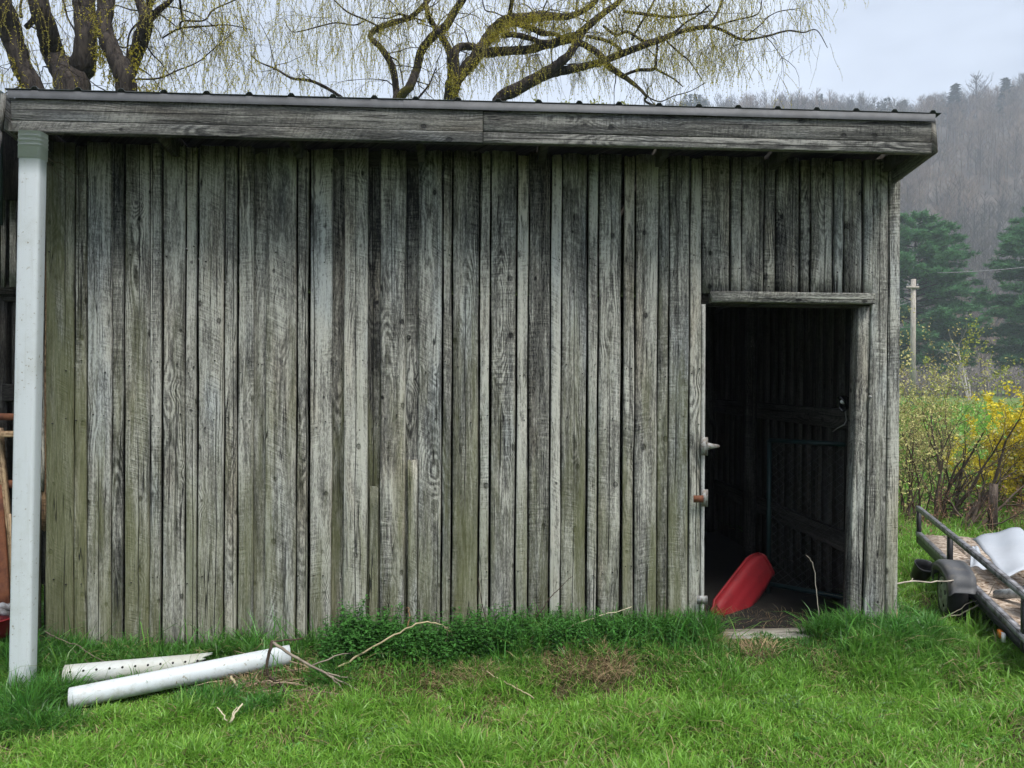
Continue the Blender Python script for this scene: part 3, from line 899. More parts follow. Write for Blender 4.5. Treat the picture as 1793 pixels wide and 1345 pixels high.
stick('dead_branch', 'long grey forked branch resting across the end of the loose pipe', PP([(476, 1124), (512, 1148), (545, 1165), (572, 1180), (602, 1196), (640, 1216)], -0.44, -0.59), .0085, .003, (.30, .25, .20), 'branch', SG,
      [PP([(545, 1165), (600, 1145), (626, 1142)], -0.50, -0.37), PP([(572, 1180), (590, 1195), (604, 1214)], -0.54, -0.59), PP([(572, 1180), (605, 1186), (628, 1190)], -0.54, -0.50)])
stick('dead_branch', 'dark twisted branch standing at the raised end of the pipe', PP([(478, 1122), (470, 1145), (466, 1168), (474, 1192)], -0.44, -0.47), .010, .006, (.09, .065, .05), 'branch', SG,
      [PP([(478, 1124), (500, 1122), (530, 1118)], -0.44, -0.38), PP([(470, 1185), (495, 1200), (506, 1230)], -0.49, -0.65)])
stick('dead_stalk', 'arching pale stalk rising over the leafy weeds', PP([(573, 1180), (610, 1158), (645, 1138), (690, 1112), (730, 1092), (748, 1089), (775, 1094), (790, 1106), (793, 1122)], -0.45, -0.23), .0062, .0025, TAN, 'stalk', SG,
      [PP([(775, 1094), (784, 1108), (780, 1130)], -0.30, -0.28)])
stick('dead_stick', 'short pale stick stuck in the litter under the pipe', PP([(405, 1184), (414, 1200), (424, 1212)], -0.53, -0.58), .0075, .006, TAN, 'stick', SG)
stick('dead_stick', 'pair of bleached forked twigs in the lawn below the pipe', PP([(404, 1266), (412, 1248), (426, 1232)], -0.90, -0.83), .006, .004, PALE, 'stick', None, [PP([(404, 1264), (410, 1245), (415, 1238)], -0.90, -0.85), PP([(398, 1262), (386, 1246), (380, 1240)], -0.90, -0.86)])
stick('dead_stalk', 'pale straight stalk slanting before the wall left of the doorway', PP([(965, 1120), (1005, 1094), (1050, 1078), (1105, 1063)], -0.18, -0.10), .004, .0022, PALE, 'stalk')
stick('dead_stalk', 'dark thin stalk leaning on the middle of the wall', PP([(861, 1128), (852, 1090), (842, 1050), (838, 1012)], -0.21, -0.10), .0042, .002, DARKTW, 'stalk')
stick('dead_stalk', 'dark thin weed stalk slanting right against the wall', PP([(938, 1082), (962, 1048), (980, 1030), (1003, 1008)], -0.23, -0.10), .0035, .0015, DARKTW, 'stalk')
stick('dead_stalk', 'short hooked brown stalk against the wall above the weeds', PP([(714, 1100), (718, 1078), (714, 1062), (709, 1068)], -0.23, -0.15), .0045, .002, (.25, .15, .08), 'stalk')
stick('dead_stalk', 'thin bent stalk standing in front of the doorway', PP([(1434, 1078), (1430, 1040), (1428, 1010), (1422, 985), (1411, 971)], -0.16, -0.11), .0028, .0018, (.36, .33, .27), 'stalk')
stick('dead_stalk', 'pale stalk lying down the bank in the middle', PP([(850, 1176), (880, 1192), (912, 1208), (935, 1222)], -0.49, -0.67), .004, .003, TAN, 'stalk')
stick('dry_vine', 'thin dead vine hanging from the top of the upright pipe', PP([(80, 275), (95, 284), (112, 288), (128, 302), (150, 310)], -.30, -.04), .003, .0012, (.2, .15, .12), 'vine', None,
      [PP([(78, 280), (100, 306), (125, 322), (148, 336)], -.3, -.04), PP([(78, 272), (90, 292), (108, 296)], -.3, -.1)])
stick('dead_branch', 'thin grey twigs lying against the foot of the wall by the upright pipe', PP([(78, 1105), (100, 1118), (130, 1128), (165, 1150), (190, 1160)], -.12, -.35), .004, .002, GREY, 'branch', None,
      [PP([(115, 1128), (140, 1150), (160, 1162)], -.2, -.35)])
stick('pale_twig', 'long pale twig sticking out past the shed corner toward the fender', PP([(1566, 1022), (1600, 1018), (1640, 1019), (1670, 1016), (1692, 1010), (1710, 1005)], .0, .42), .005, .0035, (.50, .44, .36), 'twig', None, [PP([(1590, 1020), (1598, 1013)], .1, .12)])
stick('pale_twig', 'curved pale twig arching up in front of the trailer wheel', PP([(1640, 1084), (1680, 1076), (1712, 1060), (1732, 1040), (1744, 1018)], .30, .05), .005, .0022, (.46, .40, .32), 'twig', None, [PP([(1722, 1052), (1726, 1046), (1740, 1040)], .1, .1), PP([(1660, 1080), (1690, 1060), (1714, 1048)], .25, .2)])

tl = MB(); tr_ = np.random.default_rng(3)
for _ in range(60):
    p = PZ(tr_.normal(485, 45), tr_.normal(1200, 11), .06); a = tr_.uniform(-.9, .9) + (math.pi if tr_.random() < .5 else 0); L = tr_.uniform(.05, .26)
    z0 = float(gz(p.x, p.y)) + tr_.uniform(.005, .05); q0 = np.array((p.x, p.y, z0)); d_ = np.array((math.cos(a), math.sin(a) * .6, tr_.normal(0, .12)))
    q1 = q0 + d_ * L * .5 + tr_.normal(0, .008, 3); q2 = q0 + d_ * L + tr_.normal(0, .01, 3)
    q1[2] = max(q1[2], .03); q2[2] = max(q2[2], .02)
    tl.tube([q0, q1, q2], [.0035, .003, .0018], 5, col=np.array((.30, .23, .16)) * tr_.uniform(.4, 1.7))
tag(tl.build('twig_litter', DRY), 'litter of broken brown twigs under the raised end of the pipe', 'twigs', kind='stuff')

# ------------------------------------------------------------------ things inside the shed
TEAL = plain('dark_green_frame', (0.012, 0.035, 0.038), 0.5, 0.2, 0.3, 12)
ga, gb_ = P(1347, 771, .95), P(1492, 776, .55)
gx0, gy0, gx1, gy1 = ga.x, ga.y, gb_.x, gb_.y
gate = thing('wire_gate', 'dark green framed wire mesh panel standing inside the doorway', 'gate', (gx0, gy0, .085))
GZ0, GZ1 = 0.16, ga.z
def gp(f, z): return Vector((gx0 + (gx1 - gx0) * f, gy0 + (gy1 - gy0) * f, z))
for nm_, a, b in (('frame_post', gp(0, .09), gp(0, GZ1)), ('frame_post', gp(1, .09), gp(1, GZ1)), ('frame_rail', gp(0, GZ1), gp(1, GZ1)), ('frame_rail', gp(0, GZ0), gp(1, GZ0))):
    m = MB(); m.tube([a, b], .018, 8); m.build(nm_, TEAL, gate, smooth=True, origin=tuple(a))
m = MB()
nx, nz = 16, 34
for i in range(nx):
    for j in range(nz):
        f0, f1 = i / nx, (i + 1) / nx; z0 = GZ0 + (GZ1 - GZ0) * j / nz; z1 = GZ0 + (GZ1 - GZ0) * (j + 1) / nz
        if (i + j) % 2: m.tube([gp(f0, z0), gp(f1, z1)], .0016, 3, cap=False)
        else: m.tube([gp(f0, z1), gp(f1, z0)], .0016, 3, cap=False)
tag(m.build('wire_mesh', plain('dull_wire', (.085, .09, .09), .6, .3), gate, origin=(gx0, gy0, .5)), kind='stuff')

# red sled: a shallow tray with a turned-up end, tipped on its end
sl = thing('plastic_sled', 'red plastic sled tipped up inside the doorway', 'sled', tuple(P(1290, 1088, .75)))
c0, c1 = P(1264, 1084, .50), P(1334, 990, .90)
ax = (c1 - c0).normalized(); wd = ax.cross(Vector((0.35, -1, .15))).normalized(); nn = wd.cross(ax)
if nn.y > 0: nn = -nn
Ls, Ws = (c1 - c0).length, .135
V = []; n, k = 18, 12
for i in range(n + 1):
    f = i / n; along = -.06 + f * (Ls + .06)
    wv = Ws * (1 - .25 * max(0, (f - .8) / .2) ** 2) * (1 if f > .08 else .8)
    lift = .02 * max(0, (f - .78) / .22) ** 2
    for j in range(k + 1):
        g = -1 + 2 * j / k
        dep = -.045 * min(1, (1 - abs(g)) / .22) * min(1, f / .1) - .006 * (abs(g) < .12)
        V.append(tuple(c0 + ax * along + wd * g * wv - nn * dep + nn * lift))
F = [(i * (k + 1) + j, i * (k + 1) + j + 1, (i + 1) * (k + 1) + j + 1, (i + 1) * (k + 1) + j) for i in range(n) for j in range(k)]
m = MB(); m.add(V, F); o = m.build('hull', RED, sl, smooth=True, origin=tuple(c0))
so = o.modifiers.new('thick', 'SOLIDIFY'); so.thickness = .006
m = MB()
edge = [V[i * (k + 1)] for i in range(n + 1)] + [V[n * (k + 1) + j] for j in range(k + 1)] + [V[i * (k + 1) + k] for i in range(n, -1, -1)]
m.tube(edge, .009, 8); m.build('rim', RED, sl, smooth=True, origin=tuple(c0))
m = MB(); hp = [c0 + ax * (Ls * .05) - wd * .10, c0 - ax * .04 - wd * .13 + nn * .06, c0 - ax * .05 - wd * .05 + nn * .08, c0 - wd * .02 + nn * .02]
m.tube(hp, .006, 6); m.build('pull_cord', RED, sl, smooth=True, origin=tuple(c0))

# clamp lamp hanging by the doorway (unlit)
lc = P(1476, 703, .35)
lamp = thing('clamp_lamp', 'black clamp lamp with hanging cord on the inner wall by the doorway', 'lamp', tuple(lc))
GLOSS = plain('glossy_black', (0.015, 0.015, 0.017), 0.12, 0, .2, 8, spec=.7)
m = MB(); V = []; k, n = 16, 7
for i in range(n + 1):
    a = i / n * math.pi / 2; r_ = .018 + .030 * math.sin(a); d_ = .05 * (1 - math.cos(a))
    V += [tuple(lc + Vector((.035 - d_ * 1.2, -.004 - d_ * .4, .006 - d_ * .5)) + Vector((0.25 * r_ * math.sin(t_), -.5 * r_ * math.sin(t_), 0)) + Vector((-.35 * r_ * math.cos(t_), 0, r_ * math.cos(t_)))) for t_ in [j * 2 * math.pi / k for j in range(k)]]
m.add(V, [(i * k + j, i * k + (j + 1) % k, (i + 1) * k + (j + 1) % k, (i + 1) * k + j) for i in range(n) for j in range(k)] + [tuple(range(k))])
o = m.build('shade', GLOSS, lamp, smooth=True, origin=tuple(lc))
so = o.modifiers.new('thick', 'SOLIDIFY'); so.thickness = .003
m = MB(); m.tube([lc + Vector((.030, 0, .006)), lc + Vector((.10, .01, .03))], .014, 10); m.build('socket', PLASTICBLACK, lamp, smooth=True, origin=tuple(lc))
V = lc + Vector((-.012, -.020, -.002)); m = MB()
m.tube([V + Vector((-.018, -.006, 0)), V + Vector((-.012, -.004, 0)), V, V + Vector((.02, .006, .002))], [.004, .012, .016, .010], 12)
m.build('bulb', plain('bulb_glass', (0.75, 0.75, 0.72), 0.08, 0, .05, 5, spec=.8), lamp, smooth=True, origin=tuple(lc))
m = MB(); m.tube([P(1481, 712, .33), P(1480, 722, .33), P(1482, 736, .33), P(1478, 744, .33), P(1466, 750, .36), P(1458, 756, .4)], .0035, 6)
m.build('cord', plain('grey_cord', (.25, .24, .23), .6), lamp, smooth=True, origin=tuple(lc))

# ------------------------------------------------------------------ utility trailer
tA, tB = cz(1606, 6.8), cz(1796, 4.0)                # far and near end of its left side
TA, TB = Vector((tA[0], tA[1], 0)), Vector((tB[0], tB[1], 0))
tu = (TB - TA).normalized(); TL = (TB - TA).length; tv = Vector((-tu.y, tu.x, 0))   # tv: across the bed, to the right
if tv.x < 0: tv = -tv
TWID = 1.25; BED = .275; RAIL = .54
def tp(a, b, z): return TA + tu * a + tv * b + Vector((0, 0, z))
trailer = thing('utility_trailer', 'small black utility trailer with angle-iron rails parked beside the shed', 'trailer', tuple(TA + tu * TL / 2 + tv * TWID / 2))
def angle_bar(name, p0, p1, w=.045, mat=STEELBLACK, up=Vector((0, 0, 1)), side=None):
    ax = (p1 - p0); side = side or ax.cross(up).normalized()
    m = MB(); m.obox(p0, ax, side * w, up * .006); m.obox(p0, ax, side * .006, up * -w)
    o = m.build(name, mat, trailer, origin=tuple(p0)); return o
angle_bar('side_rail', tp(-.02, 0, RAIL), tp(TL + .05, 0, RAIL), .032, STEELGREY, side=tv)
angle_bar('bed_rail', tp(-.02, 0, BED + .035), tp(TL + .05, 0, BED + .035), .036, STEELGREY, side=tv)
angle_bar('side_rail', tp(-.02, TWID, RAIL), tp(TL + .05, TWID, RAIL), .032, STEELGREY, side=-tv)
angle_bar('bed_rail', tp(-.02, TWID, BED + .035), tp(TL + .05, TWID, BED + .035), .036, STEELGREY, side=-tv)
for b in (0.002, TWID - .052):
    for a in (0, TL * .40, TL * .98):
        m = MB(); m.obox(tp(a, b, BED - .06), tu * .04, tv * .035, Vector((0, 0, RAIL - BED + .054)))
        m.build('upright', STEELBLACK, trailer, origin=tuple(tp(a, b, BED)))
for a in (0.0, TL - .03):
    m = MB(); m.obox(tp(a, .05, BED - .065), tu * .05, tv * (TWID - .1), Vector((0, 0, .06))); m.build('cross_member', STEELBLACK, trailer, origin=tuple(tp(a, 0, BED)))
m = MB(); m.obox(tp(0, .004, BED - .06), tu * TL, tv * .05, Vector((0, 0, .05))); m.build('frame_beam', STEELBLACK, trailer, origin=tuple(tp(0, 0, BED)))
m = MB(); m.obox(tp(0, TWID - .054, BED - .06), tu * TL, tv * .05, Vector((0, 0, .05))); m.build('frame_beam', STEELBLACK, trailer, origin=tuple(tp(0, TWID, BED)))
t = NT('leaf_littered_plywood')
p_ = t.n('NewGeometry', 0)
vo = t.t.nodes.new('ShaderNodeTexVoronoi'); vo.inputs['Scale'].default_value = 38.0; t.t.links.new(t.n('VectorMath', 0, {'operation': 'ADD'}, _0=p_, _1=t.scaled(t.n('TexNoise', 1, Vector=p_, Scale=14.0), .05, .05, .05)), vo.inputs['Vector'])
cs = t.t.nodes.new('ShaderNodeSeparateColor'); t.t.links.new(vo.outputs['Color'], cs.inputs[0])
rp = t.t.nodes.new('ShaderNodeValToRGB'); e = rp.color_ramp.elements
e[0].color = (.16, .10, .06, 1); e[1].color = (.62, .52, .42, 1); x_ = e.new(.45); x_.color = (.42, .33, .25, 1)
t.t.links.new(cs.outputs[0], rp.inputs[0])
PLY = t.bsdf(t.mix(t.map(t.noise(p_, 3.0, 4.0), .45, .65, 0, .5), rp.outputs[0], (.28, .21, .16)), .9, vo.outputs['Distance'], .7, .01)
nb = 6
for i in range(nb):
    m = MB(); w = (TWID - .02) / nb
    m.obox(tp(.01, .01 + w * i + .002, BED - .012 + .004 * (i % 2)), tu * (TL - .02), tv * (w - .004), Vector((0, 0, .025)))
    m.build('bed_board', PLY, trailer, origin=tuple(tp(0, w * i, BED)))
# wheel and fender on the near side
AXL = TL * .60
def lathe(b, c, axis, prof, k=26):
    axis = axis.normalized(); u = Vector((0, 0, 1)); w = axis.cross(u)
    V = []
    for d_, r_ in prof: V += [tuple(c + axis * d_ + (u * math.cos(2 * math.pi * j / k) + w * math.sin(2 * math.pi * j / k)) * r_) for j in range(k)]
    n = len(prof)
    F = [(i * k + j, i * k + (j + 1) % k, (i + 1) * k + (j + 1) % k, (i + 1) * k + j) for i in range(n - 1) for j in range(k)]
    b.add(V, F + [tuple(range(k)), tuple(range((n - 1) * k, n * k))[::-1]])
WRAD = .205
for sgn, b0 in ((-1, -.085), (1, TWID + .085)):
    wc = tp(AXL, b0, WRAD)
    m = MB(); m.tube([wc - tv * .06 * 0, wc], .001, 4)
    m = MB(); lathe(m, wc, tv * sgn, [(-.055, .115), (-.058, .14), (-.058, .180), (-.045, .200), (0, .205), (.045, .200), (.058, .180), (.058, .14), (.055, .115), (.03, .105)])
    wheel = m.build('wheel', RUBBER, trailer, smooth=True, origin=tuple(wc)); wheel.name = 'wheel'
    m = MB(); lathe(m, wc, tv * sgn, [(.045, .03), (.070, .035), (.064, .06), (.056, .085), (.062, .108), (.063, .118), (.04, .119)])
    m.build('rim', plain('rim_paint', (.55, .55, .53), .5, .2, .3, 14, color2=(.25, .22, .19)), wheel, smooth=True, origin=tuple(wc))
    m = MB()
    for q_ in range(4):
        a_ = q_ * math.pi / 2 + .4; d_ = Vector((0, 0, 1)) * math.cos(a_) + (tv * sgn).cross(Vector((0, 0, 1))) * math.sin(a_)
        c_ = wc + tv * sgn * .056 + d_ * .072
        m.tube([c_ - tv * sgn * .01, c_ + tv * sgn * .006], .016, 8)
    m.build('rim_slot', BLACKHOLE, wheel, origin=tuple(wc))
    # fender: a shell over the wheel with a flat outer lip
    m = MB(); V = []; n = 16; k = 5
    for i in range(n + 1):
        a_ = math.pi * (-.02 + 1.04 * i / n)
        ex = max(abs(math.cos(a_)), abs(math.sin(a_)))
        ra = .275 / (ex ** .55); 
        cx_, cz_ = -math.cos(a_) * ra * 1.02, math.sin(a_) * ra * .80
        for j in range(k + 1):
            f = j / k
            dz = -.030 * max(0, (f - .75) / .25) ** 1.5
            V.append(tuple(tp(AXL + cx_, b0 + sgn * (-.085 + .165 * f), WRAD + .005 + max(.085, cz_) + dz)))
    m.add(V, [(i * (k + 1) + j, i * (k + 1) + j + 1, (i + 1) * (k + 1) + j + 1, (i + 1) * (k + 1) + j) for i in range(n) for j in range(k)])
    o = m.build('fender', FENDER, trailer, smooth=True, origin=tuple(wc)); so = o.modifiers.new('thick', 'SOLIDIFY'); so.thickness = .006
    m = MB(); V = []
    for i in range(n + 1):
        a_ = math.pi * (-.02 + 1.04 * i / n); ex = max(abs(math.cos(a_)), abs(math.sin(a_))); ra = .275 / (ex ** .55)
        cx_, cz_ = -math.cos(a_) * ra * 1.02, max(.085, math.sin(a_) * ra * .80)
        for s_, d_ in ((1.0, 0), (.80, 0)):
            V.append(tuple(tp(AXL + cx_ * s_, b0 + sgn * .079, WRAD + .005 + cz_ * s_ - .028)))
    m.add(V, [(2 * i, 2 * i + 1, 2 * i + 3, 2 * i + 2) for i in range(n)])
    o2 = m.build('fender_lip', FENDER, o, smooth=True, origin=tuple(wc)); so = o2.modifiers.new('thick', 'SOLIDIFY'); so.thickness = .006
m = MB(); m.tube([tp(AXL, -.05, WRAD), tp(AXL, TWID + .05, WRAD)], .022, 8); m.build('axle', STEELBLACK, trailer, smooth=True, origin=tuple(tp(AXL, 0, WRAD)))
AMBER = plain('amber_lens', (.75, .22, .03), .25, 0, .3, 30, spec=.5)
lp = P(1762, 1106, TB.y + .42)
lpos = tp(TL - .36, -.012, .20)
m = MB(); m.obox(lpos, tu * .075, -tv * .02, Vector((0, 0, .036)) + tu * .010); m.build('side_marker', AMBER, trailer, origin=tuple(lpos))
m = MB(); m.obox(lpos - Vector((0, 0, .012)) + tu * .07, tu * .03, -tv * .018, Vector((0, 0, .05))); m.build('marker_bracket', plain('white_bracket', (.7, .7, .68), .5), trailer, origin=tuple(lpos))

# what lies on the trailer
SHEET = plain('white_board_sheet', (.44, .465, .50), .6, 0, .14, 3.0, .1, color2=(.38, .41, .45))
def sheet(name, label, corners, bend, mat=SHEET, th=.006):
    a, b, c, d = [Vector(p) for p in corners]; V = []; n = 12
    for i in range(n + 1):
        for j in range(n + 1):
            u, v = i / n, j / n
            p = a.lerp(b, u).lerp(d.lerp(c, u), v)
            p = p + Vector((0, 0, bend * math.sin(math.pi * u) * (1 - v) + .010 * math.sin(9 * u + 5 * v) + .007 * math.sin(14 * v)))
            V.append(tuple(p))
    m = MB(); m.add(V, [(i * (n + 1) + j, (i + 1) * (n + 1) + j, (i + 1) * (n + 1) + j + 1, i * (n + 1) + j + 1) for i in range(n) for j in range(n)])
    o = m.build(name, mat, smooth=True, origin=tuple(a)); so = o.modifiers.new('thick', 'SOLIDIFY'); so.thickness = th
    return tag(o, label)
o = sheet('white_sheet', 'large white sheet of board lying tilted on the trailer bed', [P(1704, 946, 1.05), P(1786, 926, .95), P(1850, 985, .25), P(1762, 1012, .15)], .02)
tag(o, cat='board')
o = sheet('white_scrap', 'small curled white scrap tucked under the big sheet on the trailer', [P(1700, 965, .75), P(1712, 962, .75), P(1734, 1000, .40), P(1698, 994, .45)], .03)
tag(o, cat='scrap')
# black tub with a clear rim beside the sheet
def tub(name, label, c, r, h, tilt, mat, squash=1.0):
    V = []; k = 20; prof = [(0, .72), (.25, .80), (.6, .9), (.92, .98), (1, 1.06), (1, .96), (.6, .84), (.08, .68)]
    for f, s in prof:
        for j in range(k):
            a = 2 * math.pi * j / k
            sx = (abs(math.cos(a)) ** .75) * math.copysign(1, math.cos(a)); sy = (abs(math.sin(a)) ** .75) * math.copysign(1, math.sin(a))
            V.append(tuple(Vector(c) + (Matrix.Rotation(tilt[0], 3, 'X') @ Matrix.Rotation(tilt[1], 3, 'Y') @ Vector((sx * r * s, sy * r * s * squash, f * h)))))
    n = len(prof)
    F = [(i * k + j, i * k + (j + 1) % k, (i + 1) * k + (j + 1) % k, (i + 1) * k + j) for i in range(n - 1) for j in range(k)] + [tuple(range(k))[::-1], tuple(range((n - 1) * k, n * k))]
    m = MB(); m.add(V, F)
    o = m.build(name, mat, smooth=False, origin=tuple(c)); return tag(o, label, 'tub')
tub('plastic_tub', 'black plastic tub half hidden by the near rail of the trailer', tp(TL * .83, .33, BED + .02), .17, .15, (.15, -.25), PLASTICBLACK)
pot_p = P(1607, 1013, .95)
tub('plastic_pot', 'black plastic pot tipped toward us left of the fender', tuple(pot_p), .075, .14, (.55, .10), PLASTICBLACK, .8)
m = MB(); m.tube([tp(AXL + .30, .10, BED + .03), tp(AXL + .46, .22, BED + .10), tp(AXL + .55, .42, BED + .05)], [.03, .035, .02], 8)
tag(m.build('plastic_bag', plain('clear_bag', (.55, .57, .56), .25, 0, .5, 30, .4), smooth=True, origin=tuple(tp(AXL + .30, .10, BED))), 'crumpled translucent plastic bag on the trailer behind the fender', 'bag')

# ------------------------------------------------------------------ neighbouring lean-to at the left edge
LX = XL - 0.06
lean = thing('lean_to', 'dark open lean-to adjoining the left end of the shed', 'shed', (LX - 1.0, .6, 0))
yb_ = 1.3
for i in range(13):
    m_w = .15; board('back_board', lean, (LX - .10 - i * m_w, yb_, .02), m_w - .002, 3.18, .02, WOOD_IN, br.uniform(-.15, .0), 0, segs=4)
za, zb2 = P(10, 500, .25).z, P(10, 320, .25).z
for i in range(22):
    w = br.uniform(.022, .055)
    board('hanging_slat', lean, (LX + .03 - i * .062, .25 + br.uniform(-.01, .01), za + br.uniform(-.02, .02)), w, 2.95 - za, .012, WOOD_PALE if i % 3 else WOOD_IN, br.uniform(-.25, .05), -.5, segs=5)
m_ = za
o = board('beam', lean, (LX - 2.0, .30, za - .02), .07, 2.06, .08, WOOD_IN, -.15, 0, rot=(0, R(90), 0), segs=6)
for x_, w in ((P(3, 640, .35).x, .05), (P(25, 640, .35).x, .05), (LX - 1.0, .09), (LX - 1.9, .09)):
    board('post', lean, (x_, .36, 0), w, za - .02, .07, WOOD_IN, -.08, 0, segs=6)
board('cross_piece', lean, (P(4, 685, .33).x, .33, P(15, 688, .33).z), .11, .11, .05, WOOD_IN, -.1, 0, rot=(0, R(90), 0), segs=3)
board('cross_piece', lean, (P(4, 515, .33).x, .33, P(15, 514, .33).z), .10, .10, .05, WOOD_IN, -.1, 0, rot=(0, R(90), 0), segs=3)
m = MB(); m.box((LX - 2.0, .16, P(10, 352, .2).z), (LX + .05, .19, 3.24)); m.build('dark_filler', WOOD_IN, lean, origin=(LX - 1, .2, 2.6))  # added dark filler that closes the bright sky gap above the slats
m = MB(); m.obox((LX - 2.1, -.20, 3.26), (2.08, 0, 0), (0, 1.9, -.10), (0, 0, .02)); m.build('roof', ROOFMETAL, lean, origin=(LX - 1, .5, 2.8))
GREENM = plain('dark_green_metal', (.012, .028, .022), .5, .3, .3, 5)
a, b = P(15, 164, -.36), P(7, 228, -.40); c, d = P(7, 228, -.40), P(-12, 330, -.62)
m = MB(); m.obox(a + Vector((-.042, 0, 0)), b - a, Vector((.026, 0, 0)), Vector((0, .025, 0)))
rk = m.build('barge_board', WOOD_FASCIA, lean, origin=tuple(a)); rk['tone'] = .05; rk['moss'] = -1.0
m = MB(); m.obox(c + Vector((-.046, 0, 0)), d - c, Vector((.026, 0, 0)), Vector((0, .03, 0))); rk = m.build('barge_board', WOOD_FASCIA, lean, origin=tuple(c)); rk['tone'] = -.1; rk['moss'] = -1.0
m = MB(); m.obox(a + Vector((-.75, .02, -.70)), Vector((.70, 0, 0)), Vector((0, .02, 0)), Vector((0, 0, .72))); m.build('eave_panel', GREENM, lean, origin=tuple(a))
for o in lean.children:
    if 'tone' not in o: o['tone'] = -.1; o['moss'] = -1.0
# rusty gate and planks leaning there
rg = thing('rusty_gate', 'rusty red steel gate bars behind the upright pipe', 'gate', (LX - .6, .12, 0))
for z_, h_ in ((P(10, 730, .12).z, .040), (P(10, 848, .12).z, .045), (.25, .045)):
    m = MB(); m.box((LX - 1.3, .11, z_ - h_ / 2), (LX - .015, .15, z_ + h_ / 2)); m.build('gate_bar', RUST, rg, origin=(LX - .6, .12, z_))
for x_ in (LX - 1.28, LX - .65, LX - .06):
    m = MB(); m.box((x_, .152, .06), (x_ + .04, .185, 1.50)); m.build('gate_upright', RUST, rg, origin=(x_, .16, .06))
o = board('ledge_board', None, (LX - 1.3, .02, P(10, 760, .05).z), .035, 1.26, .05, WOOD_BROWN, .1, 0, rot=(0, R(90), 0)); tag(o, 'narrow reddish board lying across the rusty gate', 'board')
def leaning(name, label, a, b, w, th, mat, tone):
    ax = (b - a); L = ax.length; zd = ax.normalized(); yd = Vector((0, 1, 0)); yd = (yd - zd * yd.dot(zd)).normalized(); xd = yd.cross(zd)
    o = board(name, None, tuple(a), w, L, th, mat, tone, 0); o.rotation_euler = Matrix((xd, yd, zd)).transposed().to_euler()
    return tag(o, label, 'plank')
leaning('leaning_plank', 'orange-brown plank leaning in the lean-to behind the upright pipe', P(22, 1062, .0), P(-6, 750, .10), .045, .03, WOOD_BROWN, .12)
leaning('leaning_plank', 'dark rusty red board leaning at the left edge', P(6, 1075, -.04), P(-10, 850, .06), .075, .02, RUST, 0)
leaning('leaning_plank', 'thin pale lath leaning by the upright pipe', P(19, 1050, -.05), P(16, 900, .0), .012, .012, WOOD_BROWN, .2)
tb = tub('plastic_basin', 'red plastic basin with rags at the left edge of the picture', tuple(P(-28, 1112, -.10)), .20, .12, (0, 0), RED)
m = MB()
for i in range(5):
    a = P(-20 + i * 8, 1074 - (i % 2) * 8, -.16 + .03 * i); m.tube([a, a + Vector((.05, 0, .012)), a + Vector((.10, .02, -.012))], [.018, .026, .012], 8)
tag(m.build('rag_heap', plain('grey_rag', (.30, .31, .33), .9, 0, .5, 20, .4, color2=(.10, .09, .09)), smooth=True, origin=tuple(P(0, 1070, -.12))), 'grey and white rags heaped in the red basin', 'rags')

# ------------------------------------------------------------------ bark
def make_bark(name, c1, c2, moss=None):
    t = NT(name); p = t.n('NewGeometry', 0)
    a = t.noise(t.scaled(p, 14, 14, 3.0), 1.0, 5.0, .65, .6); f = t.noise(p, 22.0, 4.0)
    col = t.mix(t.map(a, .35, .65), c1, c2)
    if moss: col = t.mix(t.map(t.noise(p, 1.6, 4.0), .50, .66, 0, .75), col, moss)
    return t.bsdf(col, .95, t.add(a, t.mul(f, .3)), .9, .05, spec=.1)
BARK = make_bark('willow_bark', (.020, .017, .016), (.070, .058, .050))
BARK_M = make_bark('mossy_willow_bark', (.022, .018, .016), (.07, .058, .045), (.13, .115, .022))

# ------------------------------------------------------------------ willows behind the shed
def limb_pts(pts, Z, zamp, seed):
    """picture columns/rows of a limb -> a curve in the tree, wandering in depth"""
    out = []; n = len(pts)
    for i, (px, py, w) in enumerate(pts):
        dz = zamp * (2 * float(vnoise(i * .55 + seed * 3.7, seed * 1.3, 31)) - 1) * min(1, i / 2)
        x, y = cz(px, Z + dz)
        pt = P(px, py, y); out.append((pt, w / 2 / FOC * (Z + dz)))
    # smooth subdivision
    ps = [np.array(tuple(p)) for p, r in out]; rs = [r for p, r in out]
    fp, fr = [], []
    for i in range(n - 1):
        p0, p1, p2, p3 = ps[max(0, i - 1)], ps[i], ps[i + 1], ps[min(n - 1, i + 2)]
        for k in range(5):
            t = k / 5
            fp.append(.5 * (2 * p1 + (p2 - p0) * t + (2 * p0 - 5 * p1 + 4 * p2 - p3) * t * t + (3 * p1 - p0 - 3 * p2 + p3) * t ** 3))
            fr.append(rs[i] * (1 - t) + rs[i + 1] * t)
    fp.append(ps[-1]); fr.append(rs[-1])
    return np.array(fp), np.array(fr)

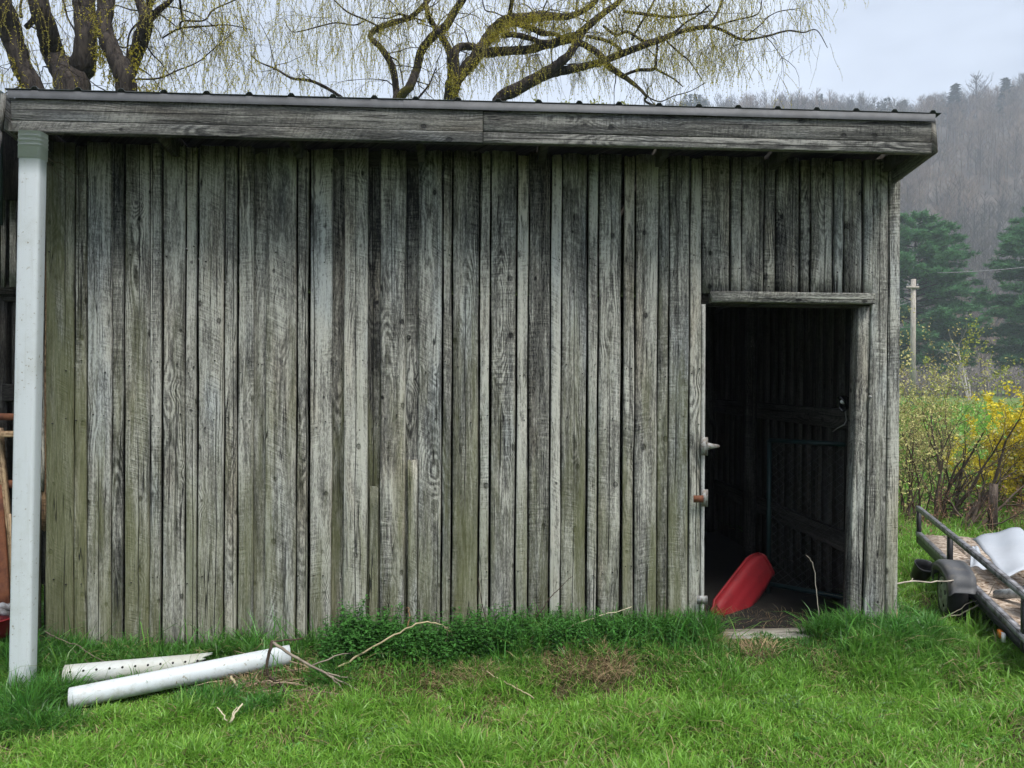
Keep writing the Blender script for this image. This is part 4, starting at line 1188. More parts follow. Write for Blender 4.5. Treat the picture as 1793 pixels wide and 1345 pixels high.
def strands(mb, starts, lens, seed, leafcol, twigcol, Z, sway=.10, leafstep=.05, leaf=(.022, .006)):
    r = np.random.default_rng(seed)
    for s, L in zip(starts, lens):
        n = max(4, int(L / .16))
        d = np.array([r.normal(0, .45), r.normal(0, .45), -.55]); d /= np.linalg.norm(d)
        p = np.array(s, float); pts = [p.copy()]
        for i in range(n):
            d = d + np.array([r.normal(0, sway), r.normal(0, sway), -.30]); d /= np.linalg.norm(d)
            p = p + d * L / n; pts.append(p.copy())
        pts = np.array(pts)
        tc = np.array(twigcol) * r.uniform(.7, 1.3)
        mb.tube(pts, np.linspace(.0042, .0018, len(pts)), 3, cap=False, col=tc)
        m = int(L / leafstep)
        if m < 1: continue
        f = r.uniform(.1, 1, m) * (len(pts) - 1); i = np.minimum(f.astype(int), len(pts) - 2); u = (f - i)[:, None]
        c = pts[i] * (1 - u) + pts[i + 1] * u
        dirs = r.normal(0, 1, (m, 3)) * .7 + np.array([0, 0, -.6]); dirs /= np.linalg.norm(dirs, axis=1)[:, None]
        side = np.cross(dirs, r.normal(0, 1, (m, 3))); side /= np.linalg.norm(side, axis=1)[:, None] + 1e-9
        ll = leaf[0] * r.uniform(.6, 1.7, (m, 1)); lw = leaf[1] * r.uniform(.7, 1.5, (m, 1))
        V = np.stack([c, c + dirs * ll * .5 + side * lw, c + dirs * ll, c + dirs * ll * .5 - side * lw], 1).reshape(-1, 3)
        F = (np.arange(m)[:, None] * 4 + np.arange(4)[None, :])
        lc = np.array(leafcol)[None, :] * r.uniform(.6, 1.35, (m, 1)) * np.array([1, 1, 1]) + r.normal(0, .015, (m, 3))
        mb.add(V, F, np.repeat(np.clip(lc, .005, 1), 4, 0))

def willow(label, Z, limbs, regions, seed, base_px, tufts):
    bx, by = cz(base_px, Z)
    t = thing('willow_tree', label, 'tree', (bx, by, 0), 'willows behind the shed')
    tr = MB(); tr2 = MB(); allp = []
    for i, (pts, moss) in enumerate(limbs):
        fp, fr = limb_pts(pts, Z, .5, seed + i)
        fr = fr * (1 + .10 * (2 * fnoise(np.arange(len(fr)) * .45, fr * 0 + seed + i, 6) - 1))
        (tr2 if moss else tr).tube(fp, fr, 10 if fr.max() > .08 else 6, jit=.10)
        allp.append((fp, fr))
    tr.build('trunk', BARK, t, smooth=True, origin=(bx, by, 0))
    if tr2.n: tr2.build('limb', BARK_M, t, smooth=True, origin=(bx, by, 0))
    r = np.random.default_rng(seed)
    S, Ls = [], []
    for (x0, x1, y0, y1, l0, l1, cnt) in regions:
        for _ in range(int(cnt * 1.2)):
            zz = Z + r.normal(0, 1.1); px, py = r.uniform(x0, x1), r.uniform(y0, y1)
            x, y = cz(px, zz); S.append(tuple(P(px, py, y))); Ls.append(r.uniform(l0, l1) / FOC * zz)
    cr = MB()
    # thin forking branchlets
    for fp, fr in allp:
        for _ in range(max(1, int(len(fp) * .13))):
            i = r.integers(len(fp) // 4, len(fp)); rd = min(.016, fr[i] * .45)
            def fork(p, d, L, rd, lv):
                n = 7; pts = [p]
                for k in range(n):
                    d = d + r.normal(0, .20, 3) + np.array([0, 0, .06 - .05 * k]); d = d / np.linalg.norm(d); p = p + d * L / n; pts.append(p)
                cr.tube(pts, np.linspace(rd, rd * .25, n + 1), 4, cap=False, col=np.array((.05, .042, .034)) * r.uniform(.8, 1.3))
                for _k in range(r.integers(1, 4)):
                    j = r.integers(2, n + 1); S.append(tuple(pts[j])); Ls.append(r.uniform(.2, .8))
                    if lv < 2: 
                        dd = d + r.normal(0, .7, 3); fork(pts[j], dd / np.linalg.norm(dd), L * .55, rd * .5, lv + 1)
            dd = r.normal(0, 1, 3) + np.array([0, 0, .5]); fork(fp[i], dd / np.linalg.norm(dd), r.uniform(.6, 1.6), rd, 0)
    strands(cr, S, Ls, seed, (.58, .51, .10), (.28, .235, .08), Z, leafstep=.030, leaf=(.026, .0065))
    # side twigs along the limbs
    S2, L2 = [], []
    for fp, fr in allp:
        m = max(2, int(len(fp) * .40))
        for _ in range(m):
            i = r.integers(len(fp)); S2.append(tuple(fp[i] + r.normal(0, .05, 3))); L2.append(r.uniform(.25, 1.1))
    strands(cr, S2, L2, seed + 1, (.46, .41, .09), (.10, .085, .05), Z, sway=.22)
    # fresh yellow-green tufts sitting on the limbs
    for (x0, y0, x1, y1, cnt, sp) in tufts:
        S3 = []
        for _ in range(cnt):
            f = r.uniform(0, 1); zz = Z + r.normal(-.25, .25)
            px, py = x0 + (x1 - x0) * f + r.normal(0, sp), y0 + (y1 - y0) * f + r.normal(0, sp)
            x, y = cz(px, zz); S3.append(tuple(P(px, py, y)))
        strands(cr, S3, r.uniform(.10, .32, cnt), seed + 2, (.44, .38, .045), (.17, .14, .04), Z, sway=.4, leafstep=.018, leaf=(.030, .009))
    tag(cr.build('crown', WILLOW_LEAF, t, origin=(bx, by, 0)), kind=None)
    return t

G_ = 640                           # row that carries trunks down behind the roof
L1 = [([(70, 500, 40), (66, 300, 38), (62, 172, 37), (36, 109, 32), (18, 56, 38), (4, 8, 32), (-14, -70, 28)], 0),
      ([(130, 600, 66), (130, 300, 56), (128, 172, 54), (122, 132, 56), (97, 104, 38), (86, 61, 34), (68, 8, 32), (52, -70, 28)], 0),
      ([(128, 172, 40), (132, 135, 44), (146, 110, 40), (151, 64, 36), (148, 8, 36), (152, -80, 30)], 0),
      ([(226, 560, 40), (224, 300, 36), (222, 170, 34), (217, 131, 36), (198, 92, 28), (182, 50, 27), (186, 5, 28), (192, -70, 24)], 0),
      ([(220, 150, 22), (226, 122, 26), (236, 98, 25), (249, 64, 26), (256, 28, 24), (244, 2, 15), (236, -50, 12)], 0),
      ([(258, 34, 15), (268, 28, 13), (279, 17, 11), (297, 2, 8), (320, -25, 5)], 0),
      ([(252, 30, 12), (264, 0, 15), (268, -40, 12)], 0),
      ([(46, 48, 10), (58, 36, 11), (66, 24, 10)], 0), ([(37, 30, 5), (36, 8, 4), (44, -20, 3)], 0),
      ([(284, 67, 2.5), (315, 50, 3.5), (362, 46, 3), (400, 44, 2), (440, 52, 1.2)], 0), ([(315, 50, 3.5), (320, 37, 3.5), (357, 36, 3), (374, 17, 3), (412, 0, 2.4), (450, -20, 2)], 0),
      ([(320, 37, 3), (317, 18, 4), (314, -10, 4)], 0),
      ([(237, 139, 3), (279, 137, 3), (312, 123, 2.6), (346, 109, 2.2), (374, 86, 1.8), (410, 56, 1.3)], 0),
      ([(222, 105, 4), (226, 62, 3), (240, 42, 3), (262, 26, 3)], 0),
      ([(130, 52, 3), (118, 30, 3), (112, 5, 3), (100, -30, 2.5)], 0)]
willow('big leaning willow with several dark trunks at the upper left', 13.0, L1,
       [(-60, 60, -120, 60, 40, 170, 60), (60, 240, -140, 20, 50, 170, 50), (240, 430, -120, 60, 50, 150, 120), (250, 420, 60, 150, 20, 60, 70), (380, 500, -120, 0, 40, 130, 50)], 3, 130,
       [(20, 95, 48, 165, 34, 3), (170, 75, 200, 135, 60, 5), (205, 130, 240, 150, 60, 7), (240, 75, 232, 125, 36, 4), (230, 150, 300, 165, 70, 8), (160, 0, 170, 60, 24, 3)])
L2 = [([(600, 172, 6), (570, 153, 6), (542, 141, 5), (511, 137, 4.5), (483, 121, 4), (456, 110, 2.5), (440, 98, 1.5)], 0),
      ([(483, 121, 2), (477, 98, 1.5), (470, 70, 1.2), (455, 40, 1)], 0), ([(483, 121, 1.4), (470, 124, 1.4), (459, 125, 1)], 0),
      ([(697, 420, 26), (696, 220, 20), (694, 172, 13), (694, 156, 12), (686, 115, 12), (667, 84, 10), (649, 66, 9), (656, 53, 10), (687, 40, 10), (718, 31, 9), (740, 11, 8), (760, -10, 7)], 1),
      ([(697, 250, 18), (700, 176, 16), (718, 151, 15), (731, 117, 15), (738, 89, 15), (760, 62, 15), (782, 44, 15), (797, 18, 13), (814, -8, 12), (830, -60, 10)], 1),
      ([(768, 58, 10), (758, 42, 10), (750, 28, 9), (745, 4, 8), (742, -30, 7)], 0),
      ([(790, 640, 40), (790, 300, 32), (789, 176, 28), (794, 142, 27), (792, 112, 18), (786, 88, 13), (776, 68, 12), (764, 52, 11)], 1),
      ([(794, 135, 20), (796, 108, 17), (797, 90, 15), (808, 82, 13), (826, 82, 13), (848, 90, 13)], 0),
      ([(794, 150, 20), (810, 127, 22), (834, 99, 21), (848, 76, 20), (868, 51, 20), (891, 36, 22), (924, 32, 18), (950, 27, 16), (980, 30, 13), (1008, 25, 11), (1039, 6, 9), (1060, -30, 7)], 1),
      ([(892, 34, 10), (894, 16, 9), (898, -6, 8), (905, -50, 6)], 1),
      ([(838, 92, 15), (858, 92, 17), (879, 90, 15), (924, 87, 14), (950, 81, 14), (978, 73, 15), (1006, 65, 15), (1034, 42, 13), (1058, 22, 11), (1084, 3, 9), (1110, -30, 7)], 0),
      ([(880, 62, 9), (900, 61, 10), (924, 66, 9), (950, 75, 10), (968, 74, 9)], 0), ([(902, 40, 10), (932, 50, 10), (950, 58, 10), (972, 60, 8), (992, 70, 7)], 0),
      ([(866, 260, 24), (872, 178, 22), (907, 156, 21), (948, 132, 21), (968, 119, 17), (992, 100, 14), (1006, 82, 13), (1016, 66, 11), (1030, 45, 9)], 0),
      ([(950, 134, 17), (975, 126, 15), (1006, 120, 14), (1048, 110, 13), (1084, 96, 12), (1123, 81, 11), (1156, 70, 11), (1190, 56, 9), (1237, 47, 7), (1265, 53, 5), (1299, 69, 4.5), (1340, 64, 3.5), (1379, 54, 3), (1407, 57, 2.4), (1430, 53, 1.8), (1449, 84, 1)], 0),
      ([(1012, 74, 10), (1030, 82, 11), (1050, 97, 12), (1067, 117, 11), (1095, 136, 9), (1117, 153, 6), (1131, 168, 4.5), (1129, 176, 4), (1140, 183, 4), (1152, 186, 4)], 1),
      ([(1090, 133, 5), (1117, 123, 6), (1145, 121, 6), (1149, 100, 4.5), (1151, 84, 4.5), (1150, 74, 4)], 0),
      ([(1148, 121, 4), (1165, 130, 3.5), (1182, 140, 2.5), (1196, 152, 1.5)], 0), ([(1131, 168, 2.5), (1155, 178, 2), (1180, 168, 2), (1208, 160, 1.6), (1235, 145, 1.2)], 0),
      ([(1028, 64, 6), (1050, 68, 6), (1070, 75, 6), (1089, 89, 5)], 0), ([(1056, 45, 5), (1078, 61, 5), (1100, 56, 5), (1128, 72, 5), (1160, 64, 4)], 0),
      ([(1237, 47, 5), (1250, 32, 5), (1258, 18, 4), (1268, -10, 4)], 0), ([(1106, 70, 4), (1114, 55, 4), (1125, 36, 4), (1142, 8, 4), (1155, -20, 3)], 0),
      ([(1167, 72, 3), (1192, 95, 3), (1206, 106, 2.5), (1229, 139, 1.5)], 0), ([(1240, 50, 3), (1285, 36, 3), (1326, 25, 2.4), (1334, 0, 2)], 0),
      ([(1175, 62, 4), (1200, 40, 3.5), (1220, 28, 3), (1244, 8, 3)], 0), ([(1299, 69, 2.5), (1330, 45, 2.2), (1345, 30, 2), (1365, 20, 1.8), (1400, 15, 1.2)], 0),
      ([(1090, 20, 5), (1140, 26, 5), (1180, 30, 4), (1240, 20, 3)], 0), ([(729, 176, 4), (750, 150, 3.5), (757, 135, 2.5), (764, 118, 2)], 0), ([(752, 149, 2), (735, 144, 2), (722, 138, 2)], 0),
      ([(706, 148, 2.5), (702, 125, 2.5), (697, 108, 2.5), (684, 100, 2.5)], 0),
      ([(662, 46, 3), (640, 35, 3), (610, 22, 3), (590, 5, 2.5), (570, -15, 2)], 0), ([(638, 37, 2.5), (620, 44, 2.5), (590, 40, 2.5), (560, 46, 2.5), (530, 54, 2), (510, 55, 1.5), (498, 35, 1.2)], 0),
      ([(745, 38, 3), (720, 30, 3), (700, 25, 3), (680, 32, 2.5), (650, 30, 2)], 0), ([(884, 30, 2.5), (866, 22, 2.5), (850, 18, 2.5), (845, 0, 2)], 0)]
willow('wide-spreading willow with mossy forked limbs behind the roof', 17.0, L2,
       [(500, 720, -110, 30, 60, 190, 120), (500, 680, 20, 90, 50, 110, 85), (690, 830, -60, 90, 30, 110, 110), (820, 970, 80, 115, 35, 85, 95), (830, 960, -40, 40, 30, 90, 60),
        (950, 1130, -60, 60, 30, 110, 170), (1000, 1250, 30, 120, 30, 80, 175), (1130, 1330, -60, 60, 35, 110, 180), (1260, 1430, -50, 40, 30, 80, 130), (1150, 1310, 60, 110, 25, 70, 90)], 9, 790,
       [(740, 90, 790, 40, 40, 4), (800, 165, 790, 110, 90, 6), (800, 130, 850, 95, 50, 5), (850, 70, 900, 35, 150, 7), (890, 35, 960, 30, 170, 8), (960, 30, 1000, 60, 110, 9), (1030, 90, 1070, 120, 50, 4), (1100, 40, 1200, 10, 150, 12), (1000, 10, 1100, 5, 120, 12), (660, 50, 720, 32, 40, 3), (760, 10, 740, 40, 20, 4)])

# ------------------------------------------------------------------ low distant willows peeping over the roof
def blobtree(name, label, px, Z, top_py, w_px, base_z, col, n=1500, group=None, seed=0, cat='tree', trunkc=BARK):
    x, y = cz(px, Z); top = P(px, top_py, y).z
    t = thing(name, label, cat, (x, y, base_z), group)
    r = np.random.default_rng(seed); Hh = top - base_z; Wd = w_px / FOC * Z / 2
    m = MB(); tk = max(.12, Hh * .018)
    m.tube([(x, y, base_z - .3), (x + .1, y, base_z + Hh * .3), (x, y, base_z + Hh * .8)], [tk, tk * .7, tk * .2], 7)
    for i in range(9):
        a = r.uniform(0, 6.28); z0 = base_z + Hh * r.uniform(.25, .6)
        m.tube([(x, y, z0), (x + math.cos(a) * Wd * .4, y + math.sin(a) * Wd * .4, z0 + Hh * .14), (x + math.cos(a) * Wd * .75, y + math.sin(a) * Wd * .75, z0 + Hh * .25)], [tk * .4, tk * .25, tk * .08], 5)
    m.build('trunk', trunkc, t, smooth=True, origin=(x, y, base_z))
    c = r.normal(0, 1, (n, 3)); c /= np.linalg.norm(c, axis=1)[:, None]; c *= (r.uniform(.3, 1, (n, 1)) ** .5)
    lum = fnoise(c[:, 0] * 3 + 9, c[:, 2] * 3 + c[:, 1] * 2 + 9, seed)
    keep = lum > .36; c = c[keep]; lum = lum[keep]; n = len(c)
    ctr = np.stack([x + c[:, 0] * Wd, y + c[:, 1] * Wd, base_z + Hh * .62 + c[:, 2] * Hh * .38], 1)
    d = r.normal(0, 1, (n, 3)); d /= np.linalg.norm(d, axis=1)[:, None]; e = np.cross(d, r.normal(0, 1, (n, 3))); e /= np.linalg.norm(e, axis=1)[:, None]
    s = Hh * .0065 * r.uniform(.6, 1.6, (n, 1))
    V = np.stack([ctr, ctr + d * s * 1.2 + e * s * .45, ctr + d * s * 2.0, ctr + d * s * 1.2 - e * s * .45], 1).reshape(-1, 3)
    cc = np.array(col)[None, :] * r.uniform(.7, 1.3, (n, 1))
    m = MB(); m.add(V, np.arange(n * 4).reshape(-1, 4), np.repeat(cc, 4, 0)); m.build('crown', LEAF, t, origin=(x, y, base_z))
    return t
for i, (px, ty, w, lab) in enumerate(((985, 172, 90, 'distant yellow-green tree just over the roof below the willow, leftmost'), (1045, 171, 80, 'distant yellow-green tree just over the roof, second from the left'), (1090, 178, 60, 'distant yellow-green tree just over the roof, rightmost'), (935, 166, 40, 'small distant yellow-green tree over the roof under the low willow limb'))):
    blobtree('distant_tree', lab, px, 60 + 3 * i, ty, w, 0, (.34, .34, .10), 9000, 'distant trees just above the roof', 50 + i)

# ------------------------------------------------------------------ pines
def pine(label, px, Z, top_py, half_px, seed, group):
    x, y = cz(px, Z); top = P(px, top_py, y).z; r = np.random.default_rng(seed)
    t = thing('pine_tree', label, 'tree', (x, y, 0), group)
    m = MB(); m.tube([(x, y, -.3), (x + .1, y, top * .5), (x, y, top * .97)], [.45, .30, .05], 9)
    cr = MB(); Wd = half_px / FOC * Z
    zs = np.arange(2.0, top * .985, .78)
    for z0 in zs:
        f = z0 / top
        prof = (1 - f ** 2.3) ** .62 * min(1, .70 + f * .9)
        nb_ = 7 if f < .85 else 5
        for b in range(nb_):
            a = r.uniform(0, 6.283); L = Wd * prof * r.uniform(.70, 1.12) + .5
            dx, dy = math.cos(a), math.sin(a)
            rise = r.uniform(.0, .16) + .30 * f
            ns = 6
            pts = [(x + dx * L * k / ns, y + dy * L * k / ns, z0 + L * rise * (k / ns) - .10 * L * (k / ns) ** 2 + r.normal(0, .05)) for k in range(ns + 1)]
            m.tube(pts, np.linspace(.075, .015, ns + 1), 4, cap=False)
            nc = int(8 + L * 9.0)
            ff = r.uniform(.22, 1.03, nc) ** .7
            sp = .12 * L * (1.1 - .6 * ff)
            c = np.stack([x + dx * L * ff - dy * r.normal(0, 1, nc) * sp, y + dy * L * ff + dx * r.normal(0, 1, nc) * sp, z0 + L * rise * ff - .10 * L * ff ** 2 + r.normal(.10, .22, nc)], 1)
            nt = 10
            cen = np.repeat(c, nt, 0); k = len(cen)
            d = r.normal(0, 1, (k, 3)) * np.array([1, 1, .55]) + np.array([dx * .5, dy * .5, .45]); d /= np.linalg.norm(d, axis=1)[:, None]
            s = np.cross(d, r.normal(0, 1, (k, 3))); s /= np.linalg.norm(s, axis=1)[:, None]
            ln = r.uniform(.35, .80, (k, 1)); wd = ln * r.uniform(.14, .26, (k, 1))
            V = np.stack([cen - s * wd * .6, cen + s * wd * .6, cen + d * ln], 1).reshape(-1, 3)
            base = np.repeat(r.uniform(.55, 1.35, (nc, 1)), nt, 0) * np.array([[.085, .215, .092]]) + r.uniform(0, .02, (k, 1)) * np.array([[.8, 1, .2]])
            cr.add(V, np.arange(k * 3).reshape(-1, 3), np.repeat(base, 3, 0))
    m.build('trunk', BARK, t, smooth=True, origin=(x, y, 0))
    cr.build('crown', leaf_pine, t, origin=(x, y, 0))
leaf_pine = leafmat('pine_needle', .4, .6, .2)
PG = 'pines beyond the field'
pine('tall rounded pine behind the utility pole', 1600, 105, 380, 112, 1, PG)
pine('pine cut by the right edge of the picture', 1845, 98, 350, 112, 2, PG)

# ------------------------------------------------------------------ hillside wood
def bare_tree(r, h, detail=34):
    """one leafless tree as thin blades: returns verts, tris (unit base at origin)"""
    V, F = [], []
    def blade(p, q, w0, w1):
        d = q - p; s = np.cross(d, r.normal(0, 1, 3)); s /= np.linalg.norm(s) + 1e-9
        b = len(V); V.extend([p - s * w0, p + s * w0, q + s * w1, q - s * w1]); F.append((b, b + 1, b + 2, b + 3))
    tip = np.array([r.normal(0, .03) * h, r.normal(0, .03) * h, h * .92])
    for _ in range(2): blade(np.zeros(3), tip, .017 * h, .004 * h)
    for _ in range(detail):
        f = r.uniform(.25, .95); p = tip * f; a = r.uniform(0, 6.283); L = h * .30 * (1.15 - f) * r.uniform(.6, 1.3) + h * .04
        q_ = p + np.array([math.cos(a) * L * .75, math.sin(a) * L * .75, L * r.uniform(.5, 1.2)])
        blade(p, q_, .0042 * h, .0016 * h)
        for _ in range(3):
            p2 = p + (q_ - p) * r.uniform(.35, 1); a = r.uniform(0, 6.283); l2 = L * r.uniform(.3, .6)
            blade(p2, p2 + np.array([math.cos(a) * l2 * .6, math.sin(a) * l2 * .6, l2]), .0026 * h, .0010 * h)
    return np.array(V), np.array(F)
def conifer(r, h, n=420):
    f = r.uniform(0.05, 1, n) ** .8; a = r.uniform(0, 6.283, n); rad = h * .20 * (1 - f) * r.uniform(.2, 1, n) + .05
    c = np.stack([np.cos(a) * rad, np.sin(a) * rad, f * h], 1)
    d = np.stack([np.cos(a), np.sin(a), np.full(n, -.15)], 1) + r.normal(0, .3, (n, 3)); s = np.cross(d, r.normal(0, 1, (n, 3))); s /= np.linalg.norm(s, axis=1)[:, None]
    L = h * .05 * r.uniform(.6, 1.5, (n, 1))
    V = np.stack([c - s * L * .35, c + s * L * .35, c + d * L], 1).reshape(-1, 3)
    return V, np.arange(n * 3).reshape(-1, 3)
def build_wood():
    r = np.random.default_rng(77)
    protos = [bare_tree(r, 1.0) for _ in range(9)]
    cons = [conifer(r, 1.0) for _ in range(4)]
    m = MB()
    def put(px, Z, h, kind, col):
        x, y = cz(px, Z); z = hill_h(px, Z) - .4
        V, F = (protos if kind == 0 else cons)[r.integers(9 if kind == 0 else 4)]
        a = r.uniform(0, 6.283); ca, sa = math.cos(a), math.sin(a); w = r.uniform(.85, 1.25)
        W = np.stack([(V[:, 0] * ca - V[:, 1] * sa) * h * w + x, (V[:, 0] * sa + V[:, 1] * ca) * h * w + y, V[:, 2] * h + z], 1)
        m.add(W, F, col)
    n = 0
    for _ in range(3300):
        px = r.uniform(1150, 2250); Z = HILL_Z0 + 5 + (HILL_Z1 + 15 - HILL_Z0) * r.uniform(0, 1) ** .8
        pat = float(fnoise(px / 110.0, Z / 55.0, 41))
        if pat < .33 and r.random() < .35: col, kind = np.array((.028, .046, .040)), 1
        else:
            g = r.uniform(.5, 1.6); kind = 0
            if pat > .58: col = np.array((.165, .122, .095)) * g
            elif r.random() < .12: col = np.array((.27, .25, .235)) * g
            else: col = np.array((.092, .078, .068)) * g
        put(px, Z, r.uniform(10, 19), kind, col * np.array((1.0, .99, .97)))
    for px in np.arange(1180, 1520, 4.5):          # conifers along the left of the ridge
        put(px + r.uniform(-3, 3), HILL_Z1 + r.uniform(-12, 6), r.uniform(7, 13) , 1 if r.random() < .7 else 0, np.array((.060, .085, .075)) * r.uniform(.8, 1.2))
    tag(m.build('hillside_wood', leafmat('distant_twigs', .1, .9, .05)), 'bare grey-brown wood covering the misty hillside', 'wood', kind='stuff')
build_wood()
def ridge_tree(label, px, Z, h, kind, col, seed):
    r = np.random.default_rng(seed); x, y = cz(px, Z); z = hill_h(px, Z) - .5
    t = thing('ridge_tree', label, 'tree', (x, y, z), 'trees standing out on the ridge')
    tk = MB(); tk.tube([(x, y, z), (x, y, z + h * .9)], [h * .016, h * .004], 6, col=np.array((.09, .08, .075))); tk.build('trunk', TWIG, t, origin=(x, y, z))
    m = MB()
    if kind:
        V, F = conifer(r, h, 900)
        V = V * np.array([1.35, 1.35, 1])
        m.add(V + np.array([x, y, z]), F, np.array(col))
    else:
        V, F = bare_tree(r, h, 110); m.add(V * np.array([1.3, 1.3, 1]) + np.array([x, y, z]), F, np.array(col))
    m.build('crown', leafmat_ridge, t, origin=(x, y, z))
leafmat_ridge = leafmat('ridge_crown', .1, .9, .05)
CD, BG = (.024, .038, .032), (.105, .093, .088)
for a in (('large bare tree with a round crown on the ridge above the roof end', 1706, 392, 25, 0, BG, 1), ('broad dark conifer on the ridge at the right', 1757, 372, 20, 1, CD, 2),
          ('dark conifer on the ridge left of the round bare tree', 1668, 372, 21, 1, CD, 3), ('bare tree on the ridge at the right edge of the picture', 1788, 395, 21, 0, BG, 4),
          ('dark conifer standing just above the roof end', 1579, 400, 16, 1, (.07, .085, .06), 5), ('small pointed green conifer on the ridge above the roof', 1487, 415, 15, 1, (.06, .10, .075), 6),
          ('second small green conifer on the ridge, right of the pointed one', 1521, 412, 13, 1, (.08, .11, .07), 7), ('thin bare tree on the ridge right of the roof end', 1632, 398, 17, 0, BG, 8)): ridge_tree(*a)

# ------------------------------------------------------------------ brush, shrubs and the pole
def twiggy(mb, leaves, base, r, n_stems, h, spread, twigc, leafc, leafsize, density, rad=.012, lean=(0, 0), lvl=2, leaf_from=.25):
    base = np.array(base, float)
    def grow(p, d, L, rd, level):
        n = 5; pts = [p.copy()]; rs = [rd]
        for i in range(n):
            d = d + r.normal(0, .16, 3); d[2] += .05; d /= np.linalg.norm(d)
            p = p + d * L / n; pts.append(p.copy()); rs.append(rd * (1 - .72 * (i + 1) / n))
        mb.tube(pts, rs, 4 if rd < .012 else 6, cap=False, col=np.array(twigc) * r.uniform(.7, 1.3))
        pts = np.array(pts)
        if level < lvl:
            for _ in range(r.integers(4, 7)):
                i = r.integers(1, n + 1); dd = d * .8 + r.normal(0, .55, 3); dd /= np.linalg.norm(dd)
                grow(pts[i].copy(), dd, L * r.uniform(.35, .65), rs[i] * .62, level + 1)
        k = int(L * density * (1 if level else .35))
        if k:
            f = r.uniform(leaf_from, 1, k) * n; i = np.minimum(f.astype(int), n - 1); u = (f - i)[:, None]
            c = pts[i] * (1 - u) + pts[i + 1] * u + r.normal(0, leafsize * .5, (k, 3))
            dv = r.normal(0, 1, (k, 3)) + np.array([0, 0, .4]); dv /= np.linalg.norm(dv, axis=1)[:, None]
            sv = np.cross(dv, r.normal(0, 1, (k, 3))); sv /= np.linalg.norm(sv, axis=1)[:, None]
            s = leafsize * r.uniform(.5, 1.4, (k, 1))
            V = np.stack([c, c + dv * s * .55 + sv * s * .32, c + dv * s, c + dv * s * .55 - sv * s * .32], 1).reshape(-1, 3)
            cc = np.array(leafc)[None, :] * r.uniform(.6, 1.35, (k, 1)); leaves.add(V, np.arange(k * 4).reshape(-1, 4), np.repeat(cc, 4, 0))
    for _ in range(n_stems):
        a = r.uniform(0, 6.283); s = r.uniform(.1, 1) * spread
        d = np.array([math.cos(a) * s + lean[0], math.sin(a) * s + lean[1], 1.0]); d /= np.linalg.norm(d)
        grow(base + np.array([math.cos(a), math.sin(a), 0]) * r.uniform(0, .18), d, h * r.uniform(.6, 1.1), rad * r.uniform(.6, 1.2), 0)
def shrub(label, px, Z, seed, name='shrub', group='shrubs behind the trailer', **kw):
    x, y = cz(px, Z); r = np.random.default_rng(seed)
    t = thing(name, label, 'shrub', (x, y, 0), group)
    a, b = MB(), MB(); twiggy(a, b, (x, y, float(gz(x, y)) - .02), r, **kw)
    a.build('stems', TWIG, t, origin=(x, y, 0)); b.build('leaves', LEAF, t, origin=(x, y, 0))
TW = (.115, .085, .065); BUD = (.54, .50, .20)
shrub('budding yellow-green shrub right against the shed corner', 1588, 9.0, 11, n_stems=13, h=1.72, spread=.50, twigc=TW, leafc=BUD, leafsize=.030, density=32)
shrub('tangled budding shrub behind the high end of the trailer rail', 1650, 9.6, 12, n_stems=9, h=1.50, spread=.60, twigc=TW, leafc=(.52, .47, .18), leafsize=.030, density=28)
shrub('loose budding shrub with bright green tips by the utility pole', 1640, 13.0, 13, n_stems=9, h=1.75, spread=.40, twigc=TW, leafc=(.36, .40, .10), leafsize=.045, density=40)
shrub('dark leaning bare shrub between the two leafy ones', 1672, 8.8, 14, n_stems=7, h=1.35, spread=.55, twigc=(.07, .055, .045), leafc=(.34, .28, .10), leafsize=.026, density=7, rad=.026, lean=(.35, 0))
shrub('bare slanting shrub left of the fence stub', 1690, 8.4, 18, n_stems=4, h=1.15, spread=.35, twigc=(.085, .065, .05), leafc=(.34, .28, .10), leafsize=.024, density=5, rad=.026, lean=(.9, .1))
shrub('bright yellow forsythia at the right edge', 1792, 9.4, 15, name='forsythia', n_stems=20, h=1.38, spread=.32, twigc=(.10, .075, .05), leafc=(.74, .63, .06), leafsize=.040, density=110, leaf_from=.45)
fp_ = cz(1740, 8.3)
m = MB(); m.tube([(fp_[0], fp_[1], -.1), (fp_[0], fp_[1], .3), (fp_[0] + .01, fp_[1], .545)], [.048, .046, .043], 9, jit=.06)
tag(m.build('fence_stub', make_bark('old_post', (.06, .045, .04), (.14, .11, .09)), smooth=False, origin=(fp_[0], fp_[1], 0)), 'short dark wooden fence stub between the shrubs', 'post')
# dry brown brush at the foot of the shrubs, and the grey thicket beyond the field
r_ = np.random.default_rng(5); a, b = MB(), MB()
for _ in range(46):
    x, y = cz(r_.uniform(1480, 2050), r_.uniform(7.6, 9.0))
    twiggy(a, b, (x, y, 0), r_, 3, r_.uniform(.25, .55), .8, np.array((.20, .12, .085)) * r_.uniform(.7, 1.3), (.30, .18, .11), .03, 14, .005, lvl=1)
o = a.build('dry_brush', TWIG); tag(o, 'low brown dry brush along the foot of the shrubs', 'brush', kind='stuff')
tag(b.build('dry_leaves', LEAF), 'brown dead leaves caught in the brush under the shrubs', 'leaves', kind='stuff')
a = MB(); r_ = np.random.default_rng(6); pr_ = [bare_tree(r_, 1.0, 24) for _ in range(6)]
for _ in range(520):
    px = r_.uniform(1380, 2150); Z = r_.uniform(78, 96); x, y = cz(px, Z); V, F = pr_[r_.integers(6)]; h = r_.uniform(1.8, 3.9)
    a.add(V * np.array([h * 1.8, h * 1.8, h]) + np.array([x, y, 0]), F, np.array((.25, .215, .21)) * r_.uniform(.7, 1.25))
tag(a.build('field_thicket', TWIG), 'grey leafless thicket along the far edge of the field', 'thicket', kind='stuff')
